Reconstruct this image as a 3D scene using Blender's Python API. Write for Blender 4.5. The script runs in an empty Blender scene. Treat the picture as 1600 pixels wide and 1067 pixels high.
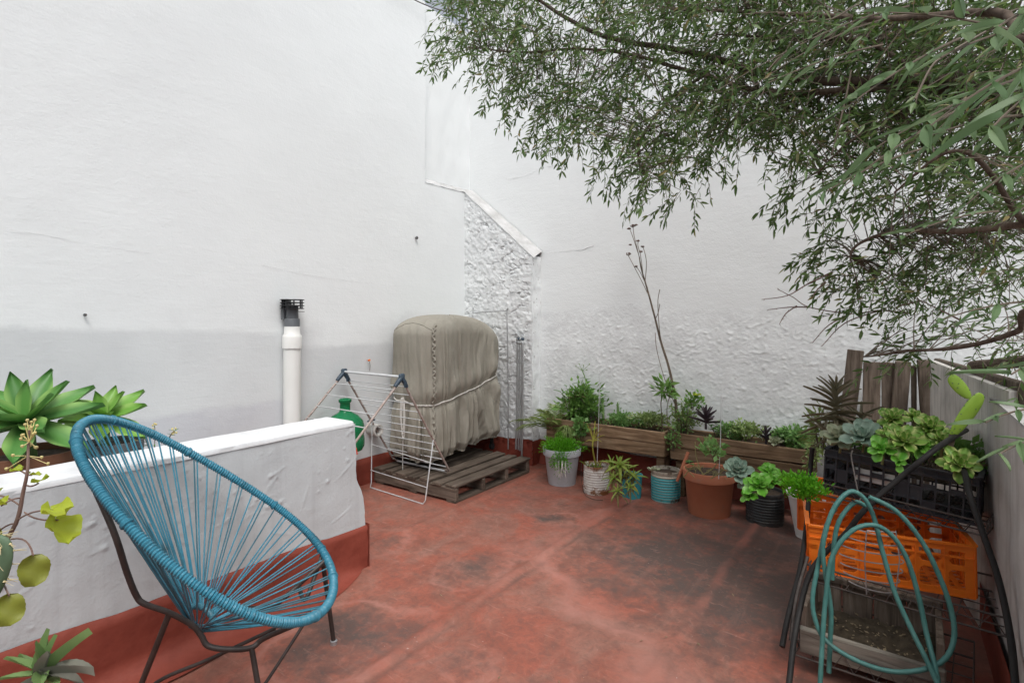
import bpy, bmesh, math, random
import numpy as np
from mathutils import Vector, Matrix, Quaternion, noise

R = math.radians
rng = random.Random(11)
scene = bpy.context.scene
col = scene.collection

# ------------------------------------------------------------------ camera, sky, sun, exposure
CAM_H, FOC, CX, CY = 1.30, 850.0, 800.0, 495.0       # metres; pixels of the 1600 px wide photograph
YAW = math.atan2(600, 850)
cd = bpy.data.cameras.new('camera'); cam = bpy.data.objects.new('camera', cd); col.objects.link(cam)
cam.location = (0, 0, CAM_H); cam.rotation_euler = (R(90), 0, YAW)
cd.sensor_width = 36; cd.lens = FOC / 1600 * 36; cd.shift_y = -(533.5 - CY) / 1600
cd.clip_start = 0.02; cd.clip_end = 600
scene.camera = cam

SUN_EL, SUN_AZ = R(60), R(132)      # direction the light comes from: azimuth clockwise from +Y
world = bpy.data.worlds.new('World'); scene.world = world; world.use_nodes = True
wn, wl = world.node_tree.nodes, world.node_tree.links
wn.clear()
wout = wn.new('ShaderNodeOutputWorld'); wbg = wn.new('ShaderNodeBackground')
sky = wn.new('ShaderNodeTexSky'); sky.sky_type = 'NISHITA'; sky.sun_disc = False
sky.sun_elevation = SUN_EL; sky.sun_rotation = SUN_AZ
sky.air_density = 1.0; sky.dust_density = 4.0; sky.ozone_density = 1.0
whs = wn.new('ShaderNodeHueSaturation'); whs.inputs['Saturation'].default_value = 0.32   # overcast
wl.new(sky.outputs[0], whs.inputs['Color']); wl.new(whs.outputs[0], wbg.inputs[0])
wbg.inputs[1].default_value = 0.15
wl.new(wbg.outputs[0], wout.inputs[0])
sl = bpy.data.lights.new('sun', 'SUN'); sl.energy = 1.2; sl.angle = R(24); sl.color = (1, .985, .965)
sun = bpy.data.objects.new('sun', sl); col.objects.link(sun)
sd = Vector((math.sin(SUN_AZ) * math.cos(SUN_EL), math.cos(SUN_AZ) * math.cos(SUN_EL), math.sin(SUN_EL)))
sun.rotation_euler = sd.to_track_quat('Z', 'Y').to_euler(); sun.location = sd * 20
vs = scene.view_settings
vs.view_transform = 'Standard'; vs.look = 'None'; vs.gamma = 1; vs.exposure = 0.40; vs.use_curve_mapping = False

# ------------------------------------------------------------------ places in the yard
S_, C_ = math.sin(YAW), math.cos(YAW)
def W(xc, d, z): return Vector((C_ * xc - S_ * d, S_ * xc + C_ * d, z))
def at(px, py, d): return W((px - CX) / FOC * d, d, CAM_H - (py - CY) / FOC * d)
def G(px, py, z=0.0):
    return at(px, py, FOC * (CAM_H - z) / (py - CY))
def atY(px, py, Y): return at(px, py, Y / (S_ * (px - CX) / FOC + C_))
def atX(px, py, X): return at(px, py, X / (C_ * (px - CX) / FOC - S_))
XL, YB, XR = -3.38, 4.134, 0.30      # left wall, back wall, right wall
PX0, PX1, PYE, PZ = -2.50, -2.26, 1.82, 0.764   # low parapet

# ------------------------------------------------------------------ materials
MATS = {}
class NT:
    def __init__(s, m):
        m.use_nodes = True; s.t = m.node_tree; s.n = s.t.nodes; s.l = s.t.links
        s.b = s.n['Principled BSDF']; s.out = s.n['Material Output']
    def new(s, t, **k):
        o = s.n.new(t)
        for a, v in k.items(): setattr(o, a, v)
        return o
    def link(s, a, b): s.l.new(a, b)
    def coords(s, kind='Object', scale=(1, 1, 1)):
        tc = s.new('ShaderNodeTexCoord'); mp = s.new('ShaderNodeMapping')
        mp.inputs['Scale'].default_value = scale
        s.link(tc.outputs[kind], mp.inputs[0]); return mp.outputs[0]
    def pos(s, scale=(1, 1, 1)):
        g = s.new('ShaderNodeNewGeometry'); mp = s.new('ShaderNodeMapping')
        mp.inputs['Scale'].default_value = scale
        s.link(g.outputs['Position'], mp.inputs[0]); return mp.outputs[0]
    def noise(s, vec, scale, detail=4, rough=.55, out=0, dist=0):
        n = s.new('ShaderNodeTexNoise'); n.inputs['Scale'].default_value = scale
        n.inputs['Detail'].default_value = detail; n.inputs['Roughness'].default_value = rough
        n.inputs['Distortion'].default_value = dist
        s.link(vec, n.inputs['Vector']); return n.outputs[out]
    def ramp(s, fac, stops, interp='LINEAR'):
        r = s.new('ShaderNodeValToRGB'); e = r.color_ramp.elements; r.color_ramp.interpolation = interp
        while len(e) < len(stops): e.new(.5)
        for el, (p, c) in zip(e, stops):
            el.position = p; el.color = (c, c, c, 1) if isinstance(c, (int, float)) else (*c, 1)
        s.link(fac, r.inputs[0]); return r.outputs[0]
    def mix(s, fac, a, b, blend='MIX'):
        m = s.new('ShaderNodeMix', data_type='RGBA', blend_type=blend)
        for i, v in ((0, fac), (6, a), (7, b)):
            if hasattr(v, 'is_output'): s.link(v, m.inputs[i])
            else: m.inputs[i].default_value = v if i == 0 else (*v, 1)
        return m.outputs[2]
    def math(s, op, a, b=None, c=None, clamp=False):
        m = s.new('ShaderNodeMath', operation=op, use_clamp=clamp)
        for i, v in enumerate((a, b, c)):
            if v is None: continue
            if hasattr(v, 'is_output'): s.link(v, m.inputs[i])
            else: m.inputs[i].default_value = v
        return m.outputs[0]
    def bump(s, h, strength=.3, dist=.01, prev=None):
        b = s.new('ShaderNodeBump'); b.inputs['Strength'].default_value = strength
        b.inputs['Distance'].default_value = dist
        s.link(h, b.inputs['Height'])
        if prev is not None: s.link(prev, b.inputs['Normal'])
        return b.outputs[0]
    def set(s, color=None, rough=None, normal=None, metal=None, spec=None):
        for k, v in (('Base Color', color), ('Roughness', rough), ('Normal', normal), ('Metallic', metal), ('Specular IOR Level', spec)):
            if v is None: continue
            if hasattr(v, 'is_output'): s.link(v, s.b.inputs[k])
            else: s.b.inputs[k].default_value = (*v, 1) if isinstance(v, tuple) else v

def newmat(name):
    m = bpy.data.materials.new(name); MATS[name] = m; return m, NT(m)

def simple(name, c1, c2, scale=8, rough=.6, bump=.15, bscale=60, bdist=.003, metal=0, spec=.4, stretch=(1, 1, 1), dirt=None):
    m, t = newmat(name)
    v = t.coords('Object', stretch)
    f = t.ramp(t.noise(v, scale, 5), [(.3, 0.), (.7, 1.)])
    c = t.mix(f, c1, c2)
    if dirt:
        dcol, lo, hi, dsc = dirt
        c = t.mix(t.ramp(t.noise(v, dsc, 6, .65), [(lo, 0.), (hi, 1.)]), c, dcol)
    rn = t.math('MULTIPLY_ADD', t.noise(v, scale * 3), .25, rough - .12)
    t.set(c, rn, t.bump(t.noise(v, bscale, 4), bump, bdist), metal, spec)
    return m

def leafmat(name, c1, c2, edge=None, rough=.45, trans=.25, island=False, spec=.4, vein=False):
    m, t = newmat(name)
    if island:
        r = t.new('ShaderNodeNewGeometry').outputs['Random Per Island']
    else:
        r = t.new('ShaderNodeObjectInfo').outputs['Random']
    c = t.mix(r, c1, c2)
    v = t.coords('Object')
    c = t.mix(t.math('MULTIPLY', t.noise(v, 3.0), .35), c, tuple(x * .6 for x in c1))
    if edge:
        g = t.coords('Generated'); sx = t.new('ShaderNodeSeparateXYZ'); t.link(g, sx.inputs[0])
        e = t.math('ABSOLUTE', t.math('SUBTRACT', sx.outputs[0], .5))
        e = t.ramp(e, [(.20, 0.), (.42, 1.)])
        c = t.mix(e, c, edge)
    t.set(c, rough, None, 0, spec)
    tr = t.new('ShaderNodeBsdfTranslucent'); t.link(t.mix(.5, c, c2), tr.inputs[0])
    ms = t.new('ShaderNodeMixShader'); ms.inputs[0].default_value = trans
    t.link(t.b.outputs[0], ms.inputs[1]); t.link(tr.outputs[0], ms.inputs[2]); t.link(ms.outputs[0], t.out.inputs[0])
    return m

def woodmat(name, c1, c2, c3, axis=0, rough=.85):
    m, t = newmat(name)
    sc = [14, 14, 14]; sc[axis] = 1.1
    oi = t.new('ShaderNodeObjectInfo')
    tc = t.new('ShaderNodeTexCoord'); ad = t.new('ShaderNodeVectorMath', operation='ADD')
    cmb = t.new('ShaderNodeCombineXYZ')
    for i in range(3): t.link(t.math('MULTIPLY', oi.outputs['Random'], 37.0 + 11 * i), cmb.inputs[i])
    t.link(tc.outputs['Object'], ad.inputs[0]); t.link(cmb.outputs[0], ad.inputs[1])
    mp = t.new('ShaderNodeMapping'); mp.inputs['Scale'].default_value = sc; t.link(ad.outputs[0], mp.inputs[0])
    g = t.noise(mp.outputs[0], 3.2, 8, .65, dist=.6)
    big = t.noise(ad.outputs[0], 4.0, 4)
    c = t.ramp(g, [(.28, c3), (.48, c1), (.72, c2)])
    c = t.mix(t.ramp(big, [(.42, 0.), (.72, .75)]), c, tuple(x * .45 for x in c1))
    hs = t.new('ShaderNodeHueSaturation'); t.link(c, hs.inputs['Color'])
    t.link(t.math('MULTIPLY_ADD', oi.outputs['Random'], .5, .75), hs.inputs['Value'])
    t.set(hs.outputs[0], rough, t.bump(g, .6, .004), 0, .2)
    return m

# --- white painted plaster: bands of older paint are paint of another tone
def wallmat(name, kind):
    m, t = newmat(name)
    p = t.pos()
    white = (.785, .81, .812)
    n1 = t.noise(p, .9, 5, .6); n2 = t.noise(p, 7, 6, .65); n3 = t.noise(p, 90, 3)
    c = t.mix(t.ramp(n1, [(.35, 0.), (.75, .5)]), white, (.715, .735, .742))
    if kind == 'left':
        sx = t.new('ShaderNodeSeparateXYZ'); t.link(p, sx.inputs[0])
        z = t.math('ADD', sx.outputs[2], t.math('MULTIPLY', t.math('SUBTRACT', t.noise(p, 2.6, 7, .7), .5), .10))
        y = sx.outputs[1]
        # first band falls from 1.29 m to 1.21 m, ends at the pipe, then goes on lower
        l1 = t.math('MULTIPLY_ADD', y, -.034, 1.285)
        near = t.math('LESS_THAN', y, 2.13)
        lim = t.math('ADD', t.math('MULTIPLY', near, l1), t.math('MULTIPLY', t.math('SUBTRACT', 1.0, near), 1.105))
        b1 = t.math('MULTIPLY', t.math('SUBTRACT', lim, z), 28.0, clamp=True)
        c = t.mix(t.math('MULTIPLY', b1, t.ramp(n1, [(.35, .95), (.65, .45)])), c, (.575, .595, .605))
        b2 = t.math('MULTIPLY', t.math('SUBTRACT', .76, z), 30.0, clamp=True)
        b2 = t.math('MULTIPLY', b2, t.math('MULTIPLY', near, .7))
        c = t.mix(b2, c, (.53, .535, .575))
        # brushed grey patch over the band
        pa = t.ramp(t.noise(p, 1.6, 4), [(.55, 0.), (.62, .35)])
        c = t.mix(t.math('MULTIPLY', pa, t.math('LESS_THAN', sx.outputs[2], 1.36)), c, (.66, .67, .68))
    if kind == 'rough':
        c = t.mix(t.ramp(n2, [(.42, .1), (.72, .9)]), c, (.63, .645, .65))
        c = t.mix(t.ramp(t.noise(p, 30, 6, .75), [(.60, 0.), (.74, .6)]), c, (.27, .26, .24))
    if kind == 'pier':
        c = t.mix(t.ramp(n2, [(.38, .1), (.70, .9)]), c, (.62, .635, .645))
        c = t.mix(t.ramp(t.noise(p, 22, 8, .8), [(.56, 0.), (.66, .85)]), c, (.20, .19, .18))
    if kind == 'grey':
        c = t.mix(t.ramp(n2, [(.40, 0.), (.7, .8)]), (.52, .51, .50), (.38, .36, .34))
        st = t.noise(t.pos((9, 9, .5)), 1.5, 5)
        c = t.mix(t.ramp(st, [(.5, 0.), (.75, .6)]), c, (.25, .23, .21))
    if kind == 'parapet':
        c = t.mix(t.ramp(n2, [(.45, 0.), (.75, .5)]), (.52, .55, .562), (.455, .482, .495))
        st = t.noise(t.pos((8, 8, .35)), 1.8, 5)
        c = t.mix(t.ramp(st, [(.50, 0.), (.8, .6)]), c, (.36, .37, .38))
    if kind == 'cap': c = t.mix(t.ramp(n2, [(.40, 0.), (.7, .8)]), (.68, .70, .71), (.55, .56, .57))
    if kind == 'ledge': c = t.mix(t.ramp(n2, [(.35, 0.), (.65, 1.)]), (.58, .58, .58), (.40, .40, .39))  # grime tone darkened to stand in for shade on sky-facing ledges
    nb = t.bump(n3, .18 if kind == 'left' else .3, .004)
    nb = t.bump(n2, .25, .012, nb)
    if kind in ('rough', 'pier'): nb = t.bump(t.noise(p, 55, 6, .75), .4, .006, nb)
    if kind in ('left', 'smooth'):
        tr = t.noise(t.pos((3, 3, 14)), 3.0, 5)       # trowel and roller marks
        nb = t.bump(tr, .12, .01, nb)
    t.set(c, .9, nb, 0, .2)
    return m
for k in ('left', 'smooth', 'rough', 'pier', 'grey', 'parapet', 'ledge', 'cap'): wallmat('wall_' + k, k)

def redmat(name, vertical=False):
    m, t = newmat(name)
    p = t.pos()
    n1 = t.noise(p, 1.3, 6, .6, dist=.4); n2 = t.noise(p, 6, 7, .7); n3 = t.noise(p, 140, 2)
    if vertical:
        c = t.mix(t.ramp(n2, [(.35, 0.), (.7, 1.)]), (.20, .042, .027), (.27, .062, .04))
        t.set(c, .62, t.bump(t.noise(p, 14, 5), .45, .012, t.bump(n3, .15, .002)), 0, .35); return m
    wv = t.noise(p, 2.2, 5, .6, out=1)
    sub = t.new('ShaderNodeVectorMath', operation='SUBTRACT'); t.link(wv, sub.inputs[0]); sub.inputs[1].default_value = (.5, .5, .5)
    sc = t.new('ShaderNodeVectorMath', operation='SCALE'); t.link(sub.outputs[0], sc.inputs[0]); sc.inputs['Scale'].default_value = .6
    ad = t.new('ShaderNodeVectorMath', operation='ADD'); t.link(p, ad.inputs[0]); t.link(sc.outputs[0], ad.inputs[1])
    def blob(q, rad, soft, k):
        d = t.new('ShaderNodeVectorMath', operation='DISTANCE'); t.link(ad.outputs[0], d.inputs[0]); d.inputs[1].default_value = q
        v = t.math('SUBTRACT', 1.0, t.math('DIVIDE', t.math('SUBTRACT', d.outputs['Value'], rad - soft), soft * 2), clamp=True)
        return t.math('MULTIPLY', v, k)
    total = None
    for px, py, rad, soft, k in STAINS:
        b = blob(tuple(G(px, py)), rad, soft, k)
        total = b if total is None else t.math('MAXIMUM', total, b)
    red = t.mix(t.ramp(n1, [(.3, 0.), (.7, 1.)]), (.285, .076, .047), (.35, .118, .080))
    dust = t.ramp(t.noise(p, 3.0, 7, .68, dist=.8), [(.42, 0.), (.62, .85)])
    c = t.mix(dust, red, (.275, .142, .108))
    c = t.mix(t.ramp(n2, [(.42, 0.), (.74, .8)]), c, (.15, .064, .046))
    fn = t.noise(p, 24, 8, .75, dist=1.0)
    gsum = t.math('ADD', t.math('ADD', total, t.math('MULTIPLY', t.math('SUBTRACT', n2, .5), 1.5)), t.math('MULTIPLY', t.math('SUBTRACT', fn, .5), 1.1))
    grime = t.math('MULTIPLY', t.math('MULTIPLY', t.math('SUBTRACT', gsum, .22), 1.35, clamp=True), t.math('MULTIPLY', total, 3.0, clamp=True))
    grime = t.math('MULTIPLY', grime, .95)
    c = t.mix(grime, c, (.088, .068, .060))
    fine = t.noise(p, 22, 8, .75, dist=1.2)
    c = t.mix(t.ramp(fine, [(.48, 0.), (.68, .65)]), c, (.135, .068, .055))
    fin2 = t.noise(p, 60, 8, .8, dist=.6)
    c = t.mix(t.ramp(fin2, [(.56, 0.), (.70, .5)]), c, (.11, .06, .05))
    c = t.mix(t.ramp(fine, [(.30, .45), (.44, 0.)]), c, (.40, .19, .155))
    halo = t.math('MULTIPLY', t.ramp(total, [(.02, 0.), (.16, .6), (.32, 0.)]), t.ramp(n1, [(.40, 0.), (.60, 1.)]))
    c = t.mix(halo, c, (.42, .20, .16))
    # wear and dirt on the laps, standing in for the ridges' light and shade
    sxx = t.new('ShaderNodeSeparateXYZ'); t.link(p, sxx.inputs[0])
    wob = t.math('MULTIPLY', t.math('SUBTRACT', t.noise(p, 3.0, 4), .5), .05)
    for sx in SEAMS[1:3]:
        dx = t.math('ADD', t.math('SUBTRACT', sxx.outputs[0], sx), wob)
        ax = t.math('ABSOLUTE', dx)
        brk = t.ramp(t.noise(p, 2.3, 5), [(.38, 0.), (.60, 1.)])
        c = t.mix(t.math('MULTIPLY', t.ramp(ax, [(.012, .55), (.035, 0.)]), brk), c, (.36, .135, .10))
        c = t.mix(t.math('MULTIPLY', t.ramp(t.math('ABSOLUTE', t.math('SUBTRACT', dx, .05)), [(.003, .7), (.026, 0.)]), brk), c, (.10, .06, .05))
    st2 = t.noise(t.pos((7, .8, 1)), 2.2, 6, .7, dist=.5)
    c = t.mix(t.ramp(st2, [(.55, 0.), (.72, .18)]), c, (.34, .18, .145))
    # scuffs: thin pale scratches
    sv = t.noise(t.pos((1.0, 9, 1)), 5, 6, .7)
    c = t.mix(t.ramp(sv, [(.60, 0.), (.69, .5)]), c, (.40, .215, .17))
    # lime specks
    sp = t.noise(p, 55, 2); c = t.mix(t.ramp(sp, [(.735, 0.), (.77, .5)]), c, (.5, .42, .38))
    nb = t.bump(n2, .12, .01, t.bump(n3, .2, .0015))
    ro = t.math('MULTIPLY_ADD', n1, .25, .42)
    t.set(c, ro, nb, 0, .35)
    return m
SEAMS = (-2.43, -1.575, -.72, .13)
STAINS = [(1080, 880, .55, .35, .95), (1180, 930, .5, .3, .95), (990, 850, .22, .2, .8), (1160, 1010, .3, .25, .5),
          (1230, 850, .5, .25, .9), (870, 812, .10, .06, .9), (740, 890, .13, .09, .75), (575, 985, .20, .12, .85), (715, 1040, .09, .07, .6),
          (1090, 800, .3, .2, .8), (880, 781, .06, .05, .6), (505, 1020, .16, .1, .8), (590, 850, .14, .1, .5), (620, 1010, .1, .08, .6), (800, 860, .1, .09, .4)]
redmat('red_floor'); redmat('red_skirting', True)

woodmat('wood_pallet', (.13, .10, .078), (.20, .162, .13), (.035, .026, .02), 1)
woodmat('wood_pallet_x', (.135, .105, .082), (.21, .17, .138), (.035, .026, .02), 0)
woodmat('wood_planter', (.225, .145, .085), (.38, .275, .18), (.05, .03, .017), 0)
woodmat('wood_slat', (.155, .122, .096), (.25, .205, .168), (.045, .033, .025), 2)
woodmat('wood_pale', (.50, .485, .455), (.60, .585, .55), (.30, .27, .24), 2)
woodmat('wood_box', (.27, .245, .205), (.38, .35, .30), (.09, .075, .06), 0)
woodmat('bark', (.115, .085, .065), (.19, .15, .12), (.045, .03, .022), 2)
simple('twig', (.085, .064, .045), (.15, .115, .085), 20)
simple('twig_dead', (.15, .085, .07), (.22, .15, .12), 20)
simple('soil', (.035, .024, .017), (.075, .052, .036), 30, .95, .8, 40, .02)
simple('litter', (.03, .023, .015), (.09, .07, .045), 26, .95, .8, 40, .02)  # darkened to carry the shade inside the wooden box
simple('pvc_white', (.78, .78, .76), (.72, .72, .69), 4, .35, .03)
simple('pvc_grey', (.10, .108, .118), (.14, .148, .155), 5, .5, .08)
simple('plastic_black', (.013, .013, .015), (.024, .025, .028), 9, .6, .15, spec=.25, dirt=((.10, .09, .075), .58, .75, 7))
simple('plastic_darkgrey', (.034, .036, .043), (.056, .059, .067), 9, .55, .12, spec=.3, dirt=((.14, .125, .105), .60, .78, 7))
simple('plastic_orange', (.82, .17, .014), (.90, .22, .022), 6, .42, .1, dirt=((.16, .05, .02), .62, .80, 9))
simple('tube_black', (.012, .011, .011), (.024, .022, .021), 14, .6, .2, spec=.25)
simple('wire_dark', (.055, .045, .04), (.11, .09, .08), 30, .6, .2)
simple('steel_white', (.58, .60, .61), (.68, .70, .71), 20, .4, .1, metal=.25)
simple('steel_galv', (.42, .43, .44), (.55, .56, .57), 20, .38, .1, metal=.7)
simple('tube_rust', (.28, .21, .18), (.42, .36, .33), 22, .6, .3, dirt=((.10, .05, .03), .55, .75, 30))
simple('plastic_navy', (.028, .05, .075), (.04, .065, .09), 9, .45)
def clothmat():
    m, t = newmat('cloth_cover'); v = t.coords('Object')
    c = t.mix(t.ramp(t.noise(v, 3, 5), [(.3, 0.), (.7, 1.)]), (.265, .248, .205), (.325, .305, .258))
    c = t.mix(t.ramp(t.noise(v, 2.2, 6), [(.5, 0.), (.8, .7)]), c, (.20, .18, .14))
    cr = t.coords('Object', (1, 1, .35)); w1 = t.noise(cr, 9, 4, .6, dist=1.5)
    rid = t.math('ABSOLUTE', t.math('SUBTRACT', w1, .5)); cre = t.ramp(rid, [(.0, 0.), (.06, 1.)])
    nb = t.bump(t.noise(v, 300, 2), .12, .001); nb = t.bump(w1, .25, .03, nb); nb = t.bump(cre, .10, .006, nb)
    t.set(c, .72, nb, 0, .25)
clothmat()
simple('rope_white', (.62, .60, .56), (.72, .70, .66), 40, .8, .3, 200)
simple('cord_teal', (.033, .18, .26), (.055, .23, .32), 14, .42, .12, 120, .001, dirt=((.03, .085, .11), .54, .74, 11))
simple('cord_under', (.028, .10, .135), (.05, .16, .21), 14, .45, .12, 120, .001)
simple('chair_steel', (.028, .022, .020), (.055, .043, .039), 18, .5, .25)
simple('hose_green', (.045, .155, .14), (.075, .21, .19), 16, .5, .15, 200, .001, dirt=((.06, .10, .085), .58, .78, 12))
simple('terracotta', (.36, .125, .065), (.43, .165, .09), 5, .7, .15, dirt=((.30, .16, .11), .58, .8, 8))
simple('pot_grey', (.36, .375, .40), (.43, .445, .47), 4, .55, .1, dirt=((.27, .25, .22), .6, .8, 7))
simple('pot_white', (.70, .70, .69), (.76, .76, .75), 4, .5, .08)
simple('pot_brown', (.15, .062, .032), (.21, .09, .05), 5, .7, .2)
simple('pot_turquoise', (.03, .30, .37), (.05, .36, .42), 6, .5, .15)
simple('pot_yellow', (.62, .48, .05), (.66, .53, .09), 6, .5, .1)
simple('clay', (.46, .45, .42), (.56, .55, .52), 12, .85, .4)
simple('red_plastic', (.62, .05, .02), (.66, .08, .03), 6, .4)
simple('paper', (.70, .69, .66), (.76, .75, .72), 6, .9)
simple('umbel', (.10, .07, .06), (.17, .12, .10), 40, .9)
simple('ground_grey', (.24, .23, .22), (.31, .30, .28), 3, .9)
simple('crack', (.6, .6, .61), (.68, .68, .69), 40, .95)
simple('flower', (.62, .52, .20), (.68, .60, .30), 20, .7)
simple('cactus_old', (.075, .13, .075), (.11, .17, .10), 12, .6, .3, dirt=((.22, .20, .12), .58, .75, 14))
simple('cactus_young', (.24, .42, .04), (.32, .50, .07), 10, .5, .12)
simple('thorn', (.55, .46, .25), (.66, .57, .34), 20, .6)
def cans():
    for nm, base, rust, lo in (('tin_white', (.62, .61, .57), (.20, .085, .03), .54), ('tin_blue', (.05, .36, .40), (.10, .07, .045), .62), ('tin_black', (.035, .04, .042), (.07, .07, .068), .5)):
        m, t = newmat(nm)
        v = t.coords('Object'); sx = t.new('ShaderNodeSeparateXYZ'); t.link(v, sx.inputs[0])
        ht = t.math('DIVIDE', sx.outputs[2], .20)
        n = t.noise(v, 16, 6, .7)
        edge = t.math('MULTIPLY', t.math('ABSOLUTE', t.math('SUBTRACT', ht, .5)), .40)
        f = t.ramp(t.math('ADD', n, edge), [(lo + .08, 0.), (lo + .2, 1.)])
        c = base
        if nm == 'tin_blue':   # cream upper band and worn cream rib tops
            w = t.math('SINE', t.math('MULTIPLY', sx.outputs[2], 2 * math.pi / .0185))
            c = t.mix(t.ramp(t.math('ADD', w, t.math('MULTIPLY', n, .8)), [(.72, 0.), (1., .55)]), base, (.52, .55, .48))
            c = t.mix(t.math('GREATER_THAN', ht, .83), c, (.50, .46, .38))
        t.set(t.mix(f, c, rust), .5, t.bump(n, .2, .003), .0, .4)
cans()
def glass():
    m, t = newmat('glass_green')
    t.set((.02, .24, .095), .08, None, 0, .5)
    t.b.inputs['Transmission Weight'].default_value = .35
    t.b.inputs['IOR'].default_value = 1.3
glass()

def treeleaf():
    m, t = newmat('leaf_tree'); r = t.new('ShaderNodeNewGeometry').outputs['Random Per Island']
    c = t.ramp(r, [(0., (.034, .075, .020)), (.45, (.075, .14, .042)), (.80, (.15, .225, .085)), (.95, (.21, .27, .13)), (.985, (.26, .20, .08))])
    t.set(c, .42, None, 0, .4)
    tr_ = t.new('ShaderNodeBsdfTranslucent'); t.link(t.mix(.4, c, (.20, .32, .05)), tr_.inputs[0])
    ms = t.new('ShaderNodeMixShader'); ms.inputs[0].default_value = .36
    t.link(t.b.outputs[0], ms.inputs[1]); t.link(tr_.outputs[0], ms.inputs[2]); t.link(ms.outputs[0], t.out.inputs[0])
treeleaf()
leafmat('leaf_tree_near', (.09, .175, .065), (.22, .32, .16), rough=.45, trans=.35)
leafmat('leaf_agave', (.085, .235, .055), (.15, .36, .085), edge=(.26, .45, .13), rough=.42, trans=.15)
leafmat('leaf_agave_light', (.17, .38, .06), (.24, .46, .09), edge=(.32, .52, .14), rough=.42, trans=.2)
leafmat('leaf_yellow', (.30, .42, .03), (.48, .56, .05), rough=.45, trans=.4)
leafmat('leaf_olive', (.20, .23, .035), (.30, .32, .05), rough=.5, trans=.3)
leafmat('leaf_sage', (.16, .27, .09), (.26, .40, .15), rough=.55, trans=.2)
leafmat('leaf_mauve', (.19, .19, .16), (.27, .27, .22), rough=.55, trans=.15)
leafmat('leaf_bright', (.09, .33, .012), (.17, .48, .025), rough=.5, trans=.35, island=True)
leafmat('leaf_mid', (.10, .235, .045), (.23, .40, .10), rough=.5, trans=.3, island=True)
leafmat('leaf_sedum', (.19, .29, .085), (.36, .46, .18), rough=.5, trans=.2, island=True)
leafmat('leaf_mint', (.14, .31, .08), (.27, .46, .15), rough=.5, trans=.3, island=True)
leafmat('leaf_palm', (.17, .26, .06), (.31, .39, .13), rough=.5, trans=.25, island=True)
leafmat('leaf_broad', (.07, .20, .035), (.13, .30, .06), rough=.45, trans=.3)
leafmat('leaf_brom', (.20, .32, .05), (.36, .43, .09), rough=.5, trans=.25)
leafmat('leaf_brom_brown', (.22, .20, .08), (.30, .27, .12), rough=.6, trans=.2)
leafmat('leaf_stalk', (.42, .44, .06), (.50, .50, .10), rough=.5, trans=.2)
leafmat('leaf_glaucous', (.27, .40, .31), (.38, .50, .40), edge=(.42, .53, .43), rough=.55, trans=.08)
leafmat('leaf_glaucous_warm', (.33, .38, .24), (.42, .45, .30), edge=(.45, .47, .33), rough=.55, trans=.08)
leafmat('leaf_aeonium', (.12, .40, .03), (.20, .52, .06), edge=(.28, .58, .12), rough=.35, trans=.15)
leafmat('leaf_variegated', (.20, .40, .06), (.28, .47, .10), edge=(.62, .68, .26), rough=.4, trans=.15)
leafmat('leaf_purple', (.055, .042, .052), (.10, .075, .088), rough=.5, trans=.1)
leafmat('leaf_kalanchoe', (.15, .135, .08), (.25, .22, .14), rough=.6, trans=.1)
leafmat('leaf_dry', (.22, .17, .10), (.34, .27, .17), rough=.8, trans=.2, island=True)

# ------------------------------------------------------------------ mesh helpers
def frame_of(d):
    d = d.normalized(); a = Vector((0, 0, 1)) if abs(d.z) < .9 else Vector((1, 0, 0))
    x = d.cross(a).normalized(); return x, d.cross(x).normalized()

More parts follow.
